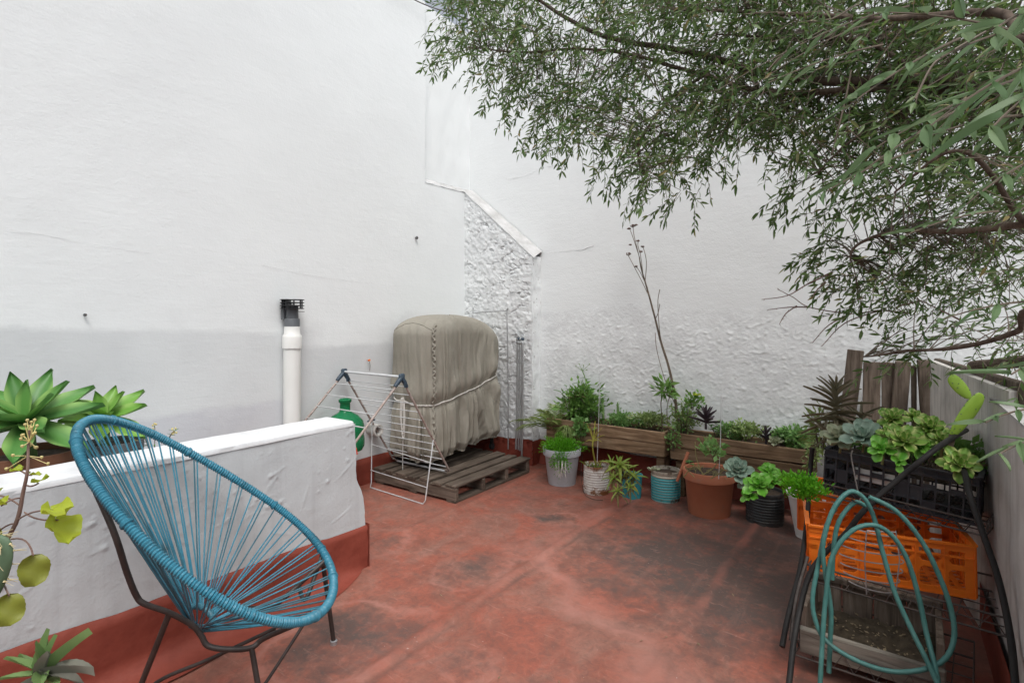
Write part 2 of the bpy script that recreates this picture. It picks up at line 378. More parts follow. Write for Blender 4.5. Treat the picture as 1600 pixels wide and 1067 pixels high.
class MB:
    def __init__(s): s.v = []; s.f = []
    def add(s, vs, fs):
        o = len(s.v); s.v += [tuple(q) for q in vs]; s.f += [tuple(i + o for i in q) for q in fs]
    def box(s, c, size, rot=None, jit=0):
        hx, hy, hz = [q / 2 for q in size]; c = Vector(c)
        vs = [Vector((x, y, z)) for x in (-hx, hx) for y in (-hy, hy) for z in (-hz, hz)]
        if jit: vs = [q + Vector([rng.uniform(-jit, jit) for _ in range(3)]) for q in vs]
        if rot is not None: vs = [rot @ q for q in vs]
        s.add([q + c for q in vs], [(0, 1, 3, 2), (4, 6, 7, 5), (0, 4, 5, 1), (2, 3, 7, 6), (0, 2, 6, 4), (1, 5, 7, 3)])
        return s
    def bevbox(s, c, size, rot=None, b=.004, jit=0):
        bm = bmesh.new(); bmesh.ops.create_cube(bm, size=1)
        for q in bm.verts: q.co = Vector((q.co.x * size[0], q.co.y * size[1], q.co.z * size[2])) + (Vector([rng.uniform(-jit, jit) for _ in range(3)]) if jit else Vector())
        bmesh.ops.bevel(bm, geom=bm.edges[:], offset=b, segments=1, affect='EDGES')
        c = Vector(c)
        s.add([(rot @ q.co if rot is not None else q.co) + c for q in bm.verts], [[w.index for w in q.verts] for q in bm.faces]) if bm.verts.index_update() is None else 0
        bm.free(); return s
    def tube(s, pts, r, n=6, closed=False, cap=True):
        pts = [Vector(p) for p in pts]; m = len(pts)
        rs = r if isinstance(r, (list, tuple)) else [r] * m
        tang = []
        for i in range(m):
            a = pts[(i - 1) % m] if (closed or i > 0) else pts[i]
            b = pts[(i + 1) % m] if (closed or i < m - 1) else pts[i]
            d = (b - a); tang.append(d.normalized() if d.length > 1e-9 else Vector((0, 0, 1)))
        x, y = frame_of(tang[0]); vs = []
        for i in range(m):
            if i:
                q = tang[i - 1].rotation_difference(tang[i]); x = q @ x; y = q @ y
            for k in range(n):
                a = 2 * math.pi * k / n
                vs.append(pts[i] + (x * math.cos(a) + y * math.sin(a)) * rs[i])
        fs = []
        for i in range(m if closed else m - 1):
            j = (i + 1) % m
            for k in range(n):
                l = (k + 1) % n; fs.append((i * n + k, i * n + l, j * n + l, j * n + k))
        if cap and not closed: fs += [tuple(range(n))[::-1], tuple((m - 1) * n + k for k in range(n))]
        s.add(vs, fs); return s
    def lathe(s, prof, c=(0, 0, 0), n=32, wob=0):
        c = Vector(c); vs = []; m = len(prof)
        for (r, z) in prof:
            for k in range(n):
                a = 2 * math.pi * k / n
                vs.append(c + Vector((r * math.cos(a), r * math.sin(a), z)))
        fs = [(i * n + k, i * n + (k + 1) % n, (i + 1) * n + (k + 1) % n, (i + 1) * n + k) for i in range(m - 1) for k in range(n)]
        s.add(vs, fs); return s
    def grid(s, P, nu, nv):
        """P(i, j) gives the point for i in 0..nu, j in 0..nv"""
        vs = [P(i, j) for i in range(nu + 1) for j in range(nv + 1)]
        w = nv + 1
        s.add(vs, [(i * w + j, (i + 1) * w + j, (i + 1) * w + j + 1, i * w + j + 1) for i in range(nu) for j in range(nv)])
        return s
    def mesh(s, name, smooth, sharp=50):
        me = bpy.data.meshes.new(name); me.from_pydata(s.v, [], s.f); me.update()
        if smooth:
            me.polygons.foreach_set('use_smooth', [True] * len(me.polygons))
            if sharp: me.set_sharp_from_angle(angle=R(sharp))
        return me
    def build(s, name, mat, parent=None, smooth=False, origin=None):
        """vertices are given in world space; they are stored relative to the parent's or the given origin"""
        o = Vector(origin) if origin is not None else (Vector(parent['_o']) if parent is not None else Vector((0, 0, 0)))
        s.v = [(x - o.x, y - o.y, z - o.z) for x, y, z in s.v]
        me = s.mesh(name, smooth); me.materials.append(MATS[mat])
        ob = bpy.data.objects.new(name, me); col.objects.link(ob)
        if parent is not None:
            ob.parent = parent; ob.location = o - Vector(parent['_o'])
        else: ob.location = o
        ob['_o'] = tuple(o)
        return ob

def tag(o, label=None, cat=None, group=None, kind=None):
    if label: o['label'] = label
    if cat: o['category'] = cat
    if group: o['group'] = group
    if kind: o['kind'] = kind
    return o
def thing(name, loc, label, cat, group=None):
    o = bpy.data.objects.new(name, None); col.objects.link(o); o.location = loc; o['_o'] = tuple(loc)
    o.empty_display_size = .05
    return tag(o, label, cat, group)
def inst(name, me, parent, M):
    """a piece that shares its mesh; M is in world space, parents are never rotated"""
    o = bpy.data.objects.new(name, me); col.objects.link(o); o.parent = parent
    o.matrix_basis = Matrix.Translation(-Vector(parent['_o'])) @ M
    return o
def bez(a, b, c, n=8): return [a * (1 - t) ** 2 + b * 2 * t * (1 - t) + c * t * t for t in [i / n for i in range(n + 1)]]
def crom(pts, n=6, closed=False):
    pts = [Vector(p) for p in pts]; out = []; m = len(pts)
    for i in range(m if closed else m - 1):
        if closed: p0, p1, p2, p3 = pts[i - 1], pts[i], pts[(i + 1) % m], pts[(i + 2) % m]
        else: p0, p1, p2, p3 = pts[max(i - 1, 0)], pts[i], pts[i + 1], pts[min(i + 2, m - 1)]
        for k in range(n):
            t = k / n
            out.append(.5 * ((2 * p1) + (p2 - p0) * t + (2 * p0 - 5 * p1 + 4 * p2 - p3) * t * t + (3 * p1 - p0 - 3 * p2 + p3) * t ** 3))
    if not closed: out.append(pts[-1])
    return out
def fbm(p, o=4): return noise.fractal(p, 1.0, 2.0, o)
V = Vector

# ------------------------------------------------------------------ ground and terrace floor
g = MB(); g.add([(-80, -80, -.06), (80, -80, -.06), (80, 80, -.06), (-80, 80, -.06)], [(0, 1, 2, 3)])
tag(g.build('ground', 'ground_grey'), kind='structure')
def floor_z(x, y):
    z = .004 * fbm(V((x * 1.1, y * 1.1, 3.3)), 3)
    for sx in SEAMS:      # lapped sheets painted over: a low rounded ridge
        w = x - sx + .012 * fbm(V((y * 1.7, sx, 0)), 2)
        z += .011 * math.exp(-(w / .022) ** 2) + .006 * math.exp(-((w - .07) / .012) ** 2)
    return z
g = MB(); xs = np.concatenate([np.arange(XL - .02, XR + .06, .022)]); ys = np.concatenate([np.arange(-4, .4, .3), np.arange(.4, YB + .05, .035)])
g.grid(lambda i, j: (xs[i], ys[j], floor_z(xs[i], ys[j])), len(xs) - 1, len(ys) - 1)
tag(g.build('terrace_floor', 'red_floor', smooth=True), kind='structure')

# ------------------------------------------------------------------ left wall
def edge_z(a, seed, base=.2, amp=.012): return base + amp * fbm(V((a * 2.2, seed, 0)), 4)
lw = thing('left_wall', (XL, 1.5, 0), 'tall smooth white wall on the left with greyer painted lower bands', 'wall')
ZL = 2.49
def lwx(y, z): return XL + .006 * fbm(V((y * .8, z * .8, 7)), 3) + .002 * fbm(V((y * 5, z * 5, 1)), 3)
g = MB()
def top_z(y): return 4.05 + .03 * (y - 3.0)
ny, nz = 120, 60
Y0, Y1 = -5.0, 3.469
def P(i, j):
    y = Y0 + (Y1 - Y0) * i / ny; z0 = edge_z(y, 1); z = z0 + (top_z(y) - z0) * j / nz
    return (lwx(y, z), y, z)
g.grid(P, ny, nz)
g.build('wall_face', 'wall_left', lw, True)
g = MB()      # the lower part goes on to the pier, below a sloping ledge
g.grid(lambda i, j: (lwx(Y1 + (YB - Y1) * i / 16, edge_z(Y1 + (YB - Y1) * i / 16, 1) + (ZL - .2) * j / 40), Y1 + (YB - Y1) * i / 16, edge_z(Y1 + (YB - Y1) * i / 16, 1) * (1 - j / 40) + ZL * j / 40), 16, 40)
g.build('wall_face', 'wall_left', lw, True)
g = MB()
RX = XL - .05
g.grid(lambda i, j: (RX + .006 * fbm(V((i * .3, j * .2, 5)), 3), 3.44 + (YB - 3.44 + .02) * i / 24, 2.40 + (top_z(4) - 2.40) * j / 40), 24, 40)
g.build('recess_face', 'wall_left', lw, True)
g = MB()      # chamfered plaster ledge and the broken edge of the recess
def Pl(i, j):
    y = Y1 - .005 + (YB - Y1 + .005) * i / 30; a = j / 6
    n_ = .004 * fbm(V((y * 14, a * 2, 2)), 3)
    return (XL + .004 - .052 * a + n_, y, ZL - .012 + .05 * a + n_ * 2 + .02 * (y - Y1))
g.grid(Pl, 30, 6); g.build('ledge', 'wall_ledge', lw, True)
g = MB()
def Pe(i, j):
    z = ZL + (top_z(3.47) - ZL) * i / 60; a = j / 5; w = .010 * fbm(V((z * 9, 3, a)), 4) + .012 * fbm(V((z * 2.3, 8, 0)), 2)
    return (XL + .002 - .05 * a, Y1 - .004 + .035 * a + w * (a > 0), z)
g.grid(Pe, 60, 5); g.build('recess_edge', 'wall_pier', lw, True)
g = MB()
g.grid(lambda i, j: (XL + .016 + .004 * fbm(V((i * .2, j * .5, 9)), 3) - (.012 if j == 8 else 0), Y0 + (YB - Y0) * i / 200, edge_z(Y0 + (YB - Y0) * i / 200, 1) * j / 8 + .003 * (j == 8)), 200, 8)
g.build('skirting', 'red_skirting', lw, True)
g = MB(); g.box((XL - .16, -.4, 1.9), (.2, 9.2, 3.8)); g.build('wall_core', 'wall_smooth', lw)
def crack(parent, pts, r=.0016):
    g = MB(); q = crom(pts, 10)
    q = [p + V([.006 * fbm(p * 9 + V((k * 5, 0, 0)), 3) for k in range(3)]) for p in q]
    g.tube(q, [r * (.4 + abs(fbm(p * 11, 2)) * 1.6) for p in q], 4); g.build('crack', 'crack', parent)
crack(lw, [atX(a, b, XL + .001) for a, b in ((15, 360), (90, 372), (200, 392), (300, 403), (400, 413), (470, 428), (560, 441), (640, 448))], .0005)
# small things on the left wall
def bolt(p, name, label, r=.014):
    t = thing(name, p, label, 'bolt'); m = MB()
    m.tube([p - V((.03, 0, 0)), p + V((.03, 0, 0))], r * .45, 8); m.build('shank', 'wire_dark', t, True)
    m = MB(); m.tube([p + V((.012, 0, 0)), p + V((.022, 0, 0))], r, 6); m.build('nut', 'pvc_grey', t)
bolt(atX(649, 372, XL), 'wall_bolt', 'grey metal bolt sticking out of white left wall beside the rough pier')
bolt(atX(131, 492, XL), 'wall_bolt', 'small pale bolt in left wall above the agave', .008)
p = atX(573, 563, XL)
t = thing('wall_hook', p, 'thin wire hook with orange tip on left wall above drying rack', 'hook'); m = MB()
m.tube([p + V((-.01, 0, 0)), p + V((.03, 0, 0)), p + V((.035, .004, -.04)), p + V((.03, .004, -.08))], .002, 5); m.build('wire', 'wire_dark', t)
m = MB(); m.tube([p + V((.02, 0, 0)), p + V((.035, 0, .004))], .008, 8); m.build('tip', 'plastic_orange', t, True)
g = MB(); q = [atX(590, -30, XL + .03), atX(645, -1, XL + .035), atX(672, 11, XL + .05), atX(700, 20, XL + .06), atX(760, 40, XL + .05)]
tag(g.tube(crom(q, 6), .0045, 6).build('cable', 'wire_dark', origin=q[0]), 'thin dark cable sagging along the top of the left wall', 'cable')

# ------------------------------------------------------------------ back wall
ZR = 1.36
bw = thing('back_wall', (-1, YB, 0), 'white back wall, smooth above and rough plaster below, behind the planters', 'wall')
BX0, BX1 = -3.45, 4.5
def top_b(x): return 4.7
def rough_h(x, z):
    wx, wz = fbm(V((x * 4, z * 4, 1)), 3), fbm(V((x * 4, z * 4, 21)), 3)
    qx, qz = x + .10 * wx, z + .10 * wz
    h = .0035 * fbm(V((qx * 3.5, qz * 3.5, 4)), 4) + .0022 * fbm(V((x * 45, z * 45, 4)), 4)
    k = max(0, fbm(V((x * 1.6, z * 1.6, 14)), 3) * 1.6 + .12)
    r = 1 - abs(fbm(V((qx * 9, qz * 9, 2)), 3)) * 2.6; h += .009 * min(1, k) * max(0, r - .80) / .20
    k2 = max(0, fbm(V((x * 2.6 + 9, z * 2.6, 3)), 2) * 1.8)
    r = 1 - abs(fbm(V((qx * 17 + qz * 9, qz * 17 - qx * 6, 6)), 2)) * 2.4; h += .006 * min(1, k2) * max(0, r - .78) / .22
    c = fbm(V((x * 30, z * 30, 8)), 2); h += .016 * max(0, c - .34)
    h -= .008 * max(0, fbm(V((x * 21, z * 21, 58)), 2) - .42)
    return h
def ztop(x): return ZR + .05 * fbm(V((x * 2.6, 4.4, 0)), 6)
nx, nz = 480, 165
g = MB()
BXR = 1.6
def Pb(i, j):
    x = -2.66 + (BXR + 2.66) * i / nx; z0 = edge_z(x, 5, .205, .02); z1 = ztop(x); a = j / nz; z = z0 + (z1 - z0) * a
    return (x, YB - .001 - .010 * min(1, (1 - a) * 3.5) - rough_h(x, z) * .55 * min(1, (1 - a) * 6 + .12) , z)
g.grid(Pb, nx, nz); g.build('rough_render', 'wall_rough', bw, True)
g = MB()
def Ps(i, j):
    x = BX0 + (BX1 - BX0) * i / 160; z0 = 1.30; z = z0 + (top_b(x) - z0) * j / 60
    return (x, YB + .001 + .006 * fbm(V((x * .8, z * .8, 17)), 3) + .0015 * fbm(V((x * 5, z * 5, 11)), 3), z)
g.grid(Ps, 160, 60); g.build('smooth_render', 'wall_smooth', bw, True)
g = MB()
def Pk(i, j):
    x = -2.66 + (BXR + 2.66) * i / 200; z = edge_z(x, 5, .205, .02) * j / 12
    return (x, YB - .024 - rough_h(x, z) * 1.2 * (1 if j < 12 else .3) - .03 * max(0, 1 - j / 4) , z)
g.grid(Pk, 200, 12); g.build('skirting', 'red_skirting', bw, True)
g = MB(); g.box(((BX0 + BX1) / 2, YB + .14, 2.33), (BX1 - BX0, .2, 4.7)); g.build('wall_core', 'wall_smooth', bw)
crack(bw, [atY(a, b, YB - .001) for a, b in ((855, 396), (880, 393), (905, 390), (928, 384))])
crack(bw, [atY(a, b, YB - .001) for a, b in ((790, 280), (820, 275), (850, 262), (880, 258), (900, 245))], .0009)

# rough pier in the corner with a sloping top
YP, XP = 3.998, -2.604
pier = thing('corner_pier', (-3.0, YP, 0), 'rough plastered corner pier with a sloping top between the two white walls', 'pier')
def ptop(x): return 2.50 + (1.835 - 2.50) * (x - XL) / (XP - XL)
def pr(x, z):
    h = .006 * fbm(V((x * 6, z * 6, 31)), 4) + .0045 * fbm(V((x * 30, z * 30, 3)), 4) + .008 * max(0, fbm(V((x * 20, z * 20, 5)), 3) - .15)
    h -= .009 * max(0, fbm(V((x * 16, z * 16, 77)), 3) - .3)
    return h - (.010 if abs(fbm(V((x * 3.0, z * 5, 12)), 3)) < .012 else 0)
def Pf(i, j):
    x = XL - .01 + (XP - XL + .01) * i / 110; z0 = edge_z(x, 12, .22, .02); a = j / 260; z = z0 + (ptop(x) - z0) * a
    e = min(1, (110 - i) / 4, (260 - j) / 4)
    return (x + .012 * fbm(V((z * 6, 2, 0)), 3) * (i > 105), YP - pr(x, z) * e, z)
g = MB(); g.grid(Pf, 110, 260); g.build('front_face', 'wall_pier', pier, True)
g = MB()
def Psd(i, j):
    y = YP + (YB - YP) * i / 10; z0 = .2; z = z0 + (1.835 - z0) * j / 110
    return (XP + .010 * fbm(V((y * 9, z * 7, 3)), 4) * min(1, i / 2) + .012 * fbm(V((z * 6, 2, 0)), 3) * (i == 0), y, z)
g.grid(Psd, 10, 110); g.build('side_face', 'wall_pier', pier, True)
g = MB()
def Pt(i, j):
    x = XL - .01 + (XP - XL + .03) * i / 50; a = j / 8; y = YP - .006 + (YB - YP) * a
    return (x, y, ptop(x) + (.035 + .035 * (x - XL) / .78) * a - .004 + .006 * fbm(V((x * 9, y * 9, 1)), 3))
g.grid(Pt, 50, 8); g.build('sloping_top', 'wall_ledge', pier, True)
g = MB()
def Pks(i, j):
    x = XL + (XP - XL + .012) * i / 60; z = edge_z(x, 12, .22, .02) * j / 14
    return (x, YP - .016 - pr(x, z) * 1.3, z)
g.grid(Pks, 60, 14)
g.grid(lambda i, j: (XP + .014 + .01 * fbm(V((i * .5, j * .3, 4)), 3), YP - .02 + (YB - YP) * i / 8, .215 * j / 10), 8, 10)
g.build('skirting', 'red_skirting', pier, True)

# ------------------------------------------------------------------ low parapet
pp = thing('parapet_wall', ((PX0 + PX1) / 2, .6, 0), 'low white masonry parapet with red skirting behind the blue chair', 'parapet')
def pend(z): return PYE + .055 * (1 / (1 + math.exp((z - .40) / .035))) + .008 * fbm(V((z * 9, 3, 2)), 3)
PY0 = -1.6
lumps = [(rng.uniform(.1, 1.8), rng.uniform(.3, .72), rng.uniform(.003, .0095), rng.uniform(.5, .85)) for _ in range(60)] + \
        [(y + rng.gauss(0, .05), z + rng.gauss(0, .05), rng.uniform(.003, .007), .6) for y, z in ((.75, .56), (1.05, .6), (1.3, .5), (.95, .48)) for _ in range(18)]
scr = [(rng.uniform(.5, 1.75), rng.uniform(.3, .65), rng.uniform(-1.4, 1.5), rng.uniform(.04, .11)) for _ in range(16)]
Lm = np.array(lumps)
def face_h(y, z):
    h = .003 * fbm(V((y * 4, z * 4, 40)), 4) + .004 * fbm(V((y * 1.3, z * 1.3, 4)), 2)
    d = (Lm[:, 0] - y) ** 2 + (Lm[:, 1] - z) ** 2
    h += float((Lm[:, 2] * Lm[:, 3] * np.exp(-d / (Lm[:, 2] ** 2) * 1.2)).sum())
    for sy, sz, a, L in scr:
        u = (y - sy) * math.cos(a) + (z - sz) * math.sin(a); w = -(y - sy) * math.sin(a) + (z - sz) * math.cos(a)
        if abs(u) < L and abs(w) < .03: h += .0036 * math.exp(-(w / .003) ** 2) * (1 - abs(u) / L)
    return h
def skz(y): return .262 - .032 * max(0, y - .4) / 1.0 + .010 * fbm(V((y * 3.2, 2, 0)), 4)
g = MB(); NY, NZ = 340, 80
def Pp(i, j):
    a = i / NY; b = j / NZ; y_ = PY0 + (PYE - PY0) * a ** .72; z0 = skz(y_); z = z0 + (PZ - .012 - z0) * b
    y = PY0 + (pend(z) - PY0) * a ** .72
    return (PX1 + face_h(y, z) - .01 * b, y, z)
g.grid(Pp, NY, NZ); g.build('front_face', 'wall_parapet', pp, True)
g = MB()
def Pc(i, j):     # rounded white top
    a = i / 120; b = j / 10; ang = b * math.pi; y = PY0 + (pend(.76) - .012 - PY0) * a
    x = (PX0 + PX1) / 2 - .005 + math.copysign(abs(math.cos(ang)) ** .22, math.cos(ang)) * (PX1 - PX0) / 2 * .985
    z = PZ - .022 + abs(math.sin(ang)) ** .25 * .024 + .0025 * fbm(V((y * 3, x * 8, 9)), 4)
    return (x, y, z)
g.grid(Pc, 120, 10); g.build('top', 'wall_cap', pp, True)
g = MB(); g.grid(lambda i, j: (PX1 - .005 - (PX1 - PX0 - .01) * i / 6, pend(PZ * j / 40) - .004, PZ * .985 * j / 40), 6, 40); g.build('end_face', 'wall_parapet', pp, True)
g = MB(); g.grid(lambda i, j: (PX0, PY0 + (PYE - PY0) * i / 20, PZ * .985 * j / 8), 20, 8); g.build('rear_face', 'wall_parapet', pp, True)
g = MB()
def Pq(i, j):     # red skirting with a cove running out onto the floor
    a = i / 160; y_ = PY0 + (PYE - PY0) * a; zt = skz(y_); k = j / 16
    if k < .45:
        q = k / .45; off = .13 * (1 - q) ** 2 * min(1, max(0, (1.78 - y_) / .25)) ** .7 + .016; z = .004 + .085 * q ** 2.2
    else:
        q = (k - .45) / .55; off = .016 - .012 * (q > .98); z = .089 + (zt + .002 - .089) * q
    y = PY0 + (pend(z) + .006 - PY0) * a
    off += .004 * fbm(V((y * 5, z * 9, 6)), 3) + .003 * math.exp(-((z - .07 - .03 * math.sin(y * 2)) / .008) ** 2)
    return (PX1 + off, y, z)
g.grid(Pq, 160, 16)
g.grid(lambda i, j: (PX1 + .02 - (PX1 - PX0 + .03) * i / 6, pend(.1) + .012, .225 * j / 8), 6, 8)
g.build('skirting', 'red_skirting', pp, True)
# shelf behind the parapet that carries the agave pots
g = MB(); g.bevbox((-2.94, .35, .24), (.84, 2.2, .47), b=.01)
tag(g.build('masonry_shelf', 'wall_parapet', origin=(-2.94, .35, 0)), 'grey masonry shelf between parapet and left wall carrying the agave pots', 'shelf')

# ------------------------------------------------------------------ right wall
rw = thing('right_wall', (XR + .08, 1.5, 0), 'low grey stained wall with red skirting at the right edge', 'wall')
g = MB(); RZ = .98
g.grid(lambda i, j: (XR + .004 * fbm(V((i * .3, j * .3, 3)), 3), -2 + (YB + 2) * i / 80, edge_z(i * .05, 3, .2, .01) + (RZ - .2) * j / 20), 80, 20); g.build('wall_face', 'wall_grey', rw, True)
g = MB(); g.box((XR + .10, 1.05, RZ / 2 - .002), (.18, 6.1, RZ)); g.build('wall_core', 'wall_grey', rw)
g = MB(); g.grid(lambda i, j: (XR - .014, -2 + (YB + 2) * i / 60, edge_z(i * .067, 3, .2, .01) * j / 4), 60, 4); g.build('skirting', 'red_skirting', rw)
# unseen house wall added behind the camera to block low sky light
hw = thing('sky_blocker_wall', (-1.4, -2.75, 0), 'unseen rendered wall added behind the viewer to block low sky light', 'wall')
g = MB(); g.box((-3.0, -2.85, 1.6), (1.9, .2, 3.2)); g.box((.6, -2.85, 1.6), (2.9, .2, 3.2)); g.box((-1.45, -2.85, 2.65), (1.2, .2, 1.1)); g.build('wall_face', 'wall_grey', hw)
g = MB(); g.box((-1.45, -2.87, 1.05), (1.19, .05, 2.1)); g.build('blocker_door', 'wood_slat', hw)
# ------------------------------------------------------------------ vent pipe by the left wall
p0 = V((XL + .075, 2.128, 0))
t = thing('vent_pipe', p0, 'white plastic vent pipe with black slatted cap against left wall', 'pipe')
g = MB(); g.lathe([(.050, .47), (.0555, .47), (.0555, 1.125), (.050, 1.125)], p0, 28); g.build('pipe', 'pvc_white', t, True)
g = MB(); g.lathe([(.056, 1.088), (.0625, 1.090), (.0625, 1.165), (.060, 1.175), (.0515, 1.185), (.0505, 1.235), (.046, 1.236), (.046, 1.2)], p0, 28); g.build('socket', 'pvc_white', t, True)
g = MB(); g.lathe([(.047, 1.21), (.049, 1.21), (.049, 1.282), (.046, 1.288), (.04, 1.29), (.039, 1.375), (.0, 1.375)], p0, 28)
g.box(p0 + V((-.035, -.035, 1.315)), (.03, .03, .07)); g.build('grey_sleeve', 'pvc_grey', t, True)
cap = None
for k in range(4):
    g = MB(); z = 1.352 + k * .0195; g.lathe([(.0, z), (.076 + .002 * (k % 2), z + .001), (.076, z + .006), (.0, z + .007)], p0, 28)
    g.build('cap_fin', 'plastic_black', t)
for k in range(6):
    a = k * math.pi / 3 + .3
    g = MB(); g.tube([p0 + V((.066 * math.cos(a), .066 * math.sin(a), 1.352)), p0 + V((.066 * math.cos(a), .066 * math.sin(a), 1.416))], .005, 6); g.build('cap_post', 'plastic_black', t)
g = MB(); g.tube([p0 + V((-.06, -.03, 1.336)), p0 + V((.05, .06, 1.335))], .002, 5); g.build('tie_wire', 'wire_dark', t)

# clay pipe stub in the wall
q = atX(578, 670, XL)
t = thing('drain_stub', q, 'short pale clay drain pipe stub poking out of left wall', 'drain pipe'); g = MB()
prof = [(.030, .0), (.030, .115), (.036, .125), (.046, .125), (.048, .118), (.048, .08), (.043, .07), (.043, 0)]
rt = Matrix.Rotation(R(90), 3, 'Y') ; vs_ = MB(); vs_.lathe(prof, (0, 0, 0), 24)
g.add([rt @ V(v) + q - V((.02, 0, 0)) for v in vs_.v], vs_.f); g.build('pipe', 'clay', t, True)
g = MB(); g.tube([q + V((-.02, 0, 0)), q + V((.01, 0, 0))], .0305, 16); g.build('dark_bore', 'soil', t)

# green demijohn behind the parapet
q = V((-3.20, 2.475, .345)); zz = -.33
t = thing('demijohn', q, 'green glass demijohn standing behind the parapet end under the drying rack', 'demijohn')
g = MB(); g.lathe([(0, .01), (.12, .01), (.135, .04), (.135, .22 + zz * .4), (.13, .25 + zz * .4), (.133, .27 + zz * .4), (.135, .30 + zz * .4), (.125, .345 + zz * .4), (.09, .385 + zz * .4), (.045, .41 + zz * .4), (.036, .425 + zz * .4), (.036, .475 + zz * .4), (.045, .485 + zz * .4), (.045, .50 + zz * .4), (.036, .505 + zz * .4), (.030, .50 + zz * .4), (.030, .42 + zz * .4)], q, 36)
g.build('bottle', 'glass_green', t, True)
g = MB(); g.bevbox(V((-3.23, 2.44, .175)), (.13, .13, .345), b=.006); tag(g.build('concrete_block', 'clay', origin=(-3.23, 2.44, 0)), 'grey concrete block under the green demijohn behind the parapet', 'block')

# ------------------------------------------------------------------ pallet
PLX0, PLX1, PLY0, PLY1, PH = -3.345, -2.50, 2.86, 3.80, .128
t = thing('pallet', ((PLX0 + PLX1) / 2, (PLY0 + PLY1) / 2, 0), 'weathered wooden pallet on the red floor under the covered grill', 'pallet')
ny_ = 4
for k in range(ny_):
    y = PLY0 + .02 + (PLY1 - PLY0 - .04) * k / (ny_ - 1)
    g = MB(); g.bevbox((((PLX0 + PLX1) / 2), y, .061), (PLX1 - PLX0 - .004, .038, .084), b=.004, jit=.003); g.build('stringer', 'wood_pallet_x', t)
wds = [.10, .075, .105, .085, .10, .09, .10]; x = PLX0
gap = (PLX1 - PLX0 - sum(wds)) / (len(wds) - 1)
for k, w in enumerate(wds):
    g = MB(); g.bevbox((x + w / 2, (PLY0 + PLY1) / 2 + rng.uniform(-.006, .006), .114 + rng.uniform(-.002, .002)), (w, PLY1 - PLY0 + .01, .021), Matrix.Rotation(rng.uniform(-.006, .006), 3, 'Z'), b=.003, jit=.003)
    g.build('deck_board', 'wood_pallet', t); x += w + gap
for x in (PLX0 + .06, (PLX0 + PLX1) / 2, PLX1 - .045):
    g = MB(); g.bevbox((x, (PLY0 + PLY1) / 2, .0105), (.085, PLY1 - PLY0 - .006, .017), b=.002, jit=.002); g.build('bottom_board', 'wood_pallet', t)

# ------------------------------------------------------------------ covered grill
cx_, cy_ = -3.085, 3.44; hx_, hy_ = .25, .47
ZB, ZT = .235, 1.315
cov = thing('covered_grill', (cx_, cy_, PH), 'barbecue under a wrinkled beige fabric cover on the wooden pallet', 'covered grill')
NT_, NZ_ = 420, 150
def se(a, hx, hy, e):
    c, s = math.cos(a), math.sin(a); return math.copysign(abs(c) ** e, c) * hx, math.copysign(abs(s) ** e, s) * hy
# plan outline by arc length, so that folds are spread evenly along the faces
_aa = np.linspace(0, 2 * math.pi, 8001); _ex = .42
_px = np.sign(np.cos(_aa)) * np.abs(np.cos(_aa)) ** _ex * hx_; _py = np.sign(np.sin(_aa)) * np.abs(np.sin(_aa)) ** _ex * hy_
_arc = np.concatenate([[0], np.cumsum(np.hypot(np.diff(_px), np.diff(_py)))]); _arc *= 2 * math.pi / _arc[-1]
def amap(p): return float(np.interp(p % (2 * math.pi), _arc, _aa))
def pmap(a): return float(np.interp(a % (2 * math.pi), _aa, _arc))
def rope_z(p):      # height of the tie round the cover: low on the left side, higher at the far end
    a = amap(p); return .735 + .10 * math.copysign(abs(math.sin(a)) ** _ex, math.sin(a)) - .03 * math.cos(p)
def wv(q): return math.sin(q + .55 * math.sin(q))
def cover_pt(p, s):
    """p round the plan by arc length, s from 0 at the crown to 1 at the hem"""
    a = amap(p)
    if s < .30:
        q = s / .30; f = math.sin(q * math.pi / 2) ** .74; z = ZT - .155 * (1 - math.cos(q * math.pi / 2)) ** 1.2
    else:
        q = (s - .30) / .70; f = 1.0; z = ZT - .155 - (ZT - .155 - ZB) * q
    x, y = se(a, hx_ * f, hy_ * f, _ex)
    z -= .085 * max(0, (y / hy_ + .1)) ** 2 * max(0, 1 - max(0, s - .30) * 1.6) + .02 * max(0, (-y / hy_ - .5))
    n = V((x / hx_ ** 2, y / hy_ ** 2, 0)); n = n.normalized() if n.length > 1e-6 else V((0, 0, 0))
    c_, s_ = math.cos(p), math.sin(p)
    w1 = fbm(V((c_ * 1.8, s_ * 1.8, z * .8)), 3); w2 = fbm(V((c_ * 3.2, s_ * 3.2, z * .7 + 5)), 3)
    drop = min(1, max(0, (s - .20) / .80))
    rz = rope_z(p); w = z - rz
    amp = drop ** .75 * (.5 + .9 * max(0, .5 + w2))
    dr = amp * (.022 * wv(p * 15 + 6 * w1 + z * 1.2) + .010 * wv(p * 31 + 9 * w2 - z) + .002 * wv(p * 57 + 8 * w1 + 3 * z))
    if w < 0:       # below the tie the cloth is gathered into deeper pleats
        g_ = min(1, -w / .12); dr += g_ * (.013 * wv(p * 23 + 5 * w2) + .008 * math.sin(p * 9 + 1))
    dr += .014 * drop * fbm(V((c_ * 3 + z * 2.2, s_ * 3 - z * 2.2, z * 1.5)), 4)      # slanting drag lines
    pin = math.exp(-(w / .045) ** 2); dr = dr * (1 - .45 * pin) - .018 * pin
    dr += .016 * math.exp(-((w - .10) / .07) ** 2) * (.5 + .5 * math.sin(p * 11))
    dr += .012 * drop ** 3 - .05 * max(0, (s - .95) / .05)
    zz = z + .014 * math.sin(p * 11 + 2 + 3 * w1) * drop ** 4 + .03 * (y / hy_) * drop ** 3 + .008 * fbm(V((p * 5, s * 3, 1)), 2) * (s < .3)
    return V((cx_, cy_, 0)) + V((x, y, zz)) + n * dr
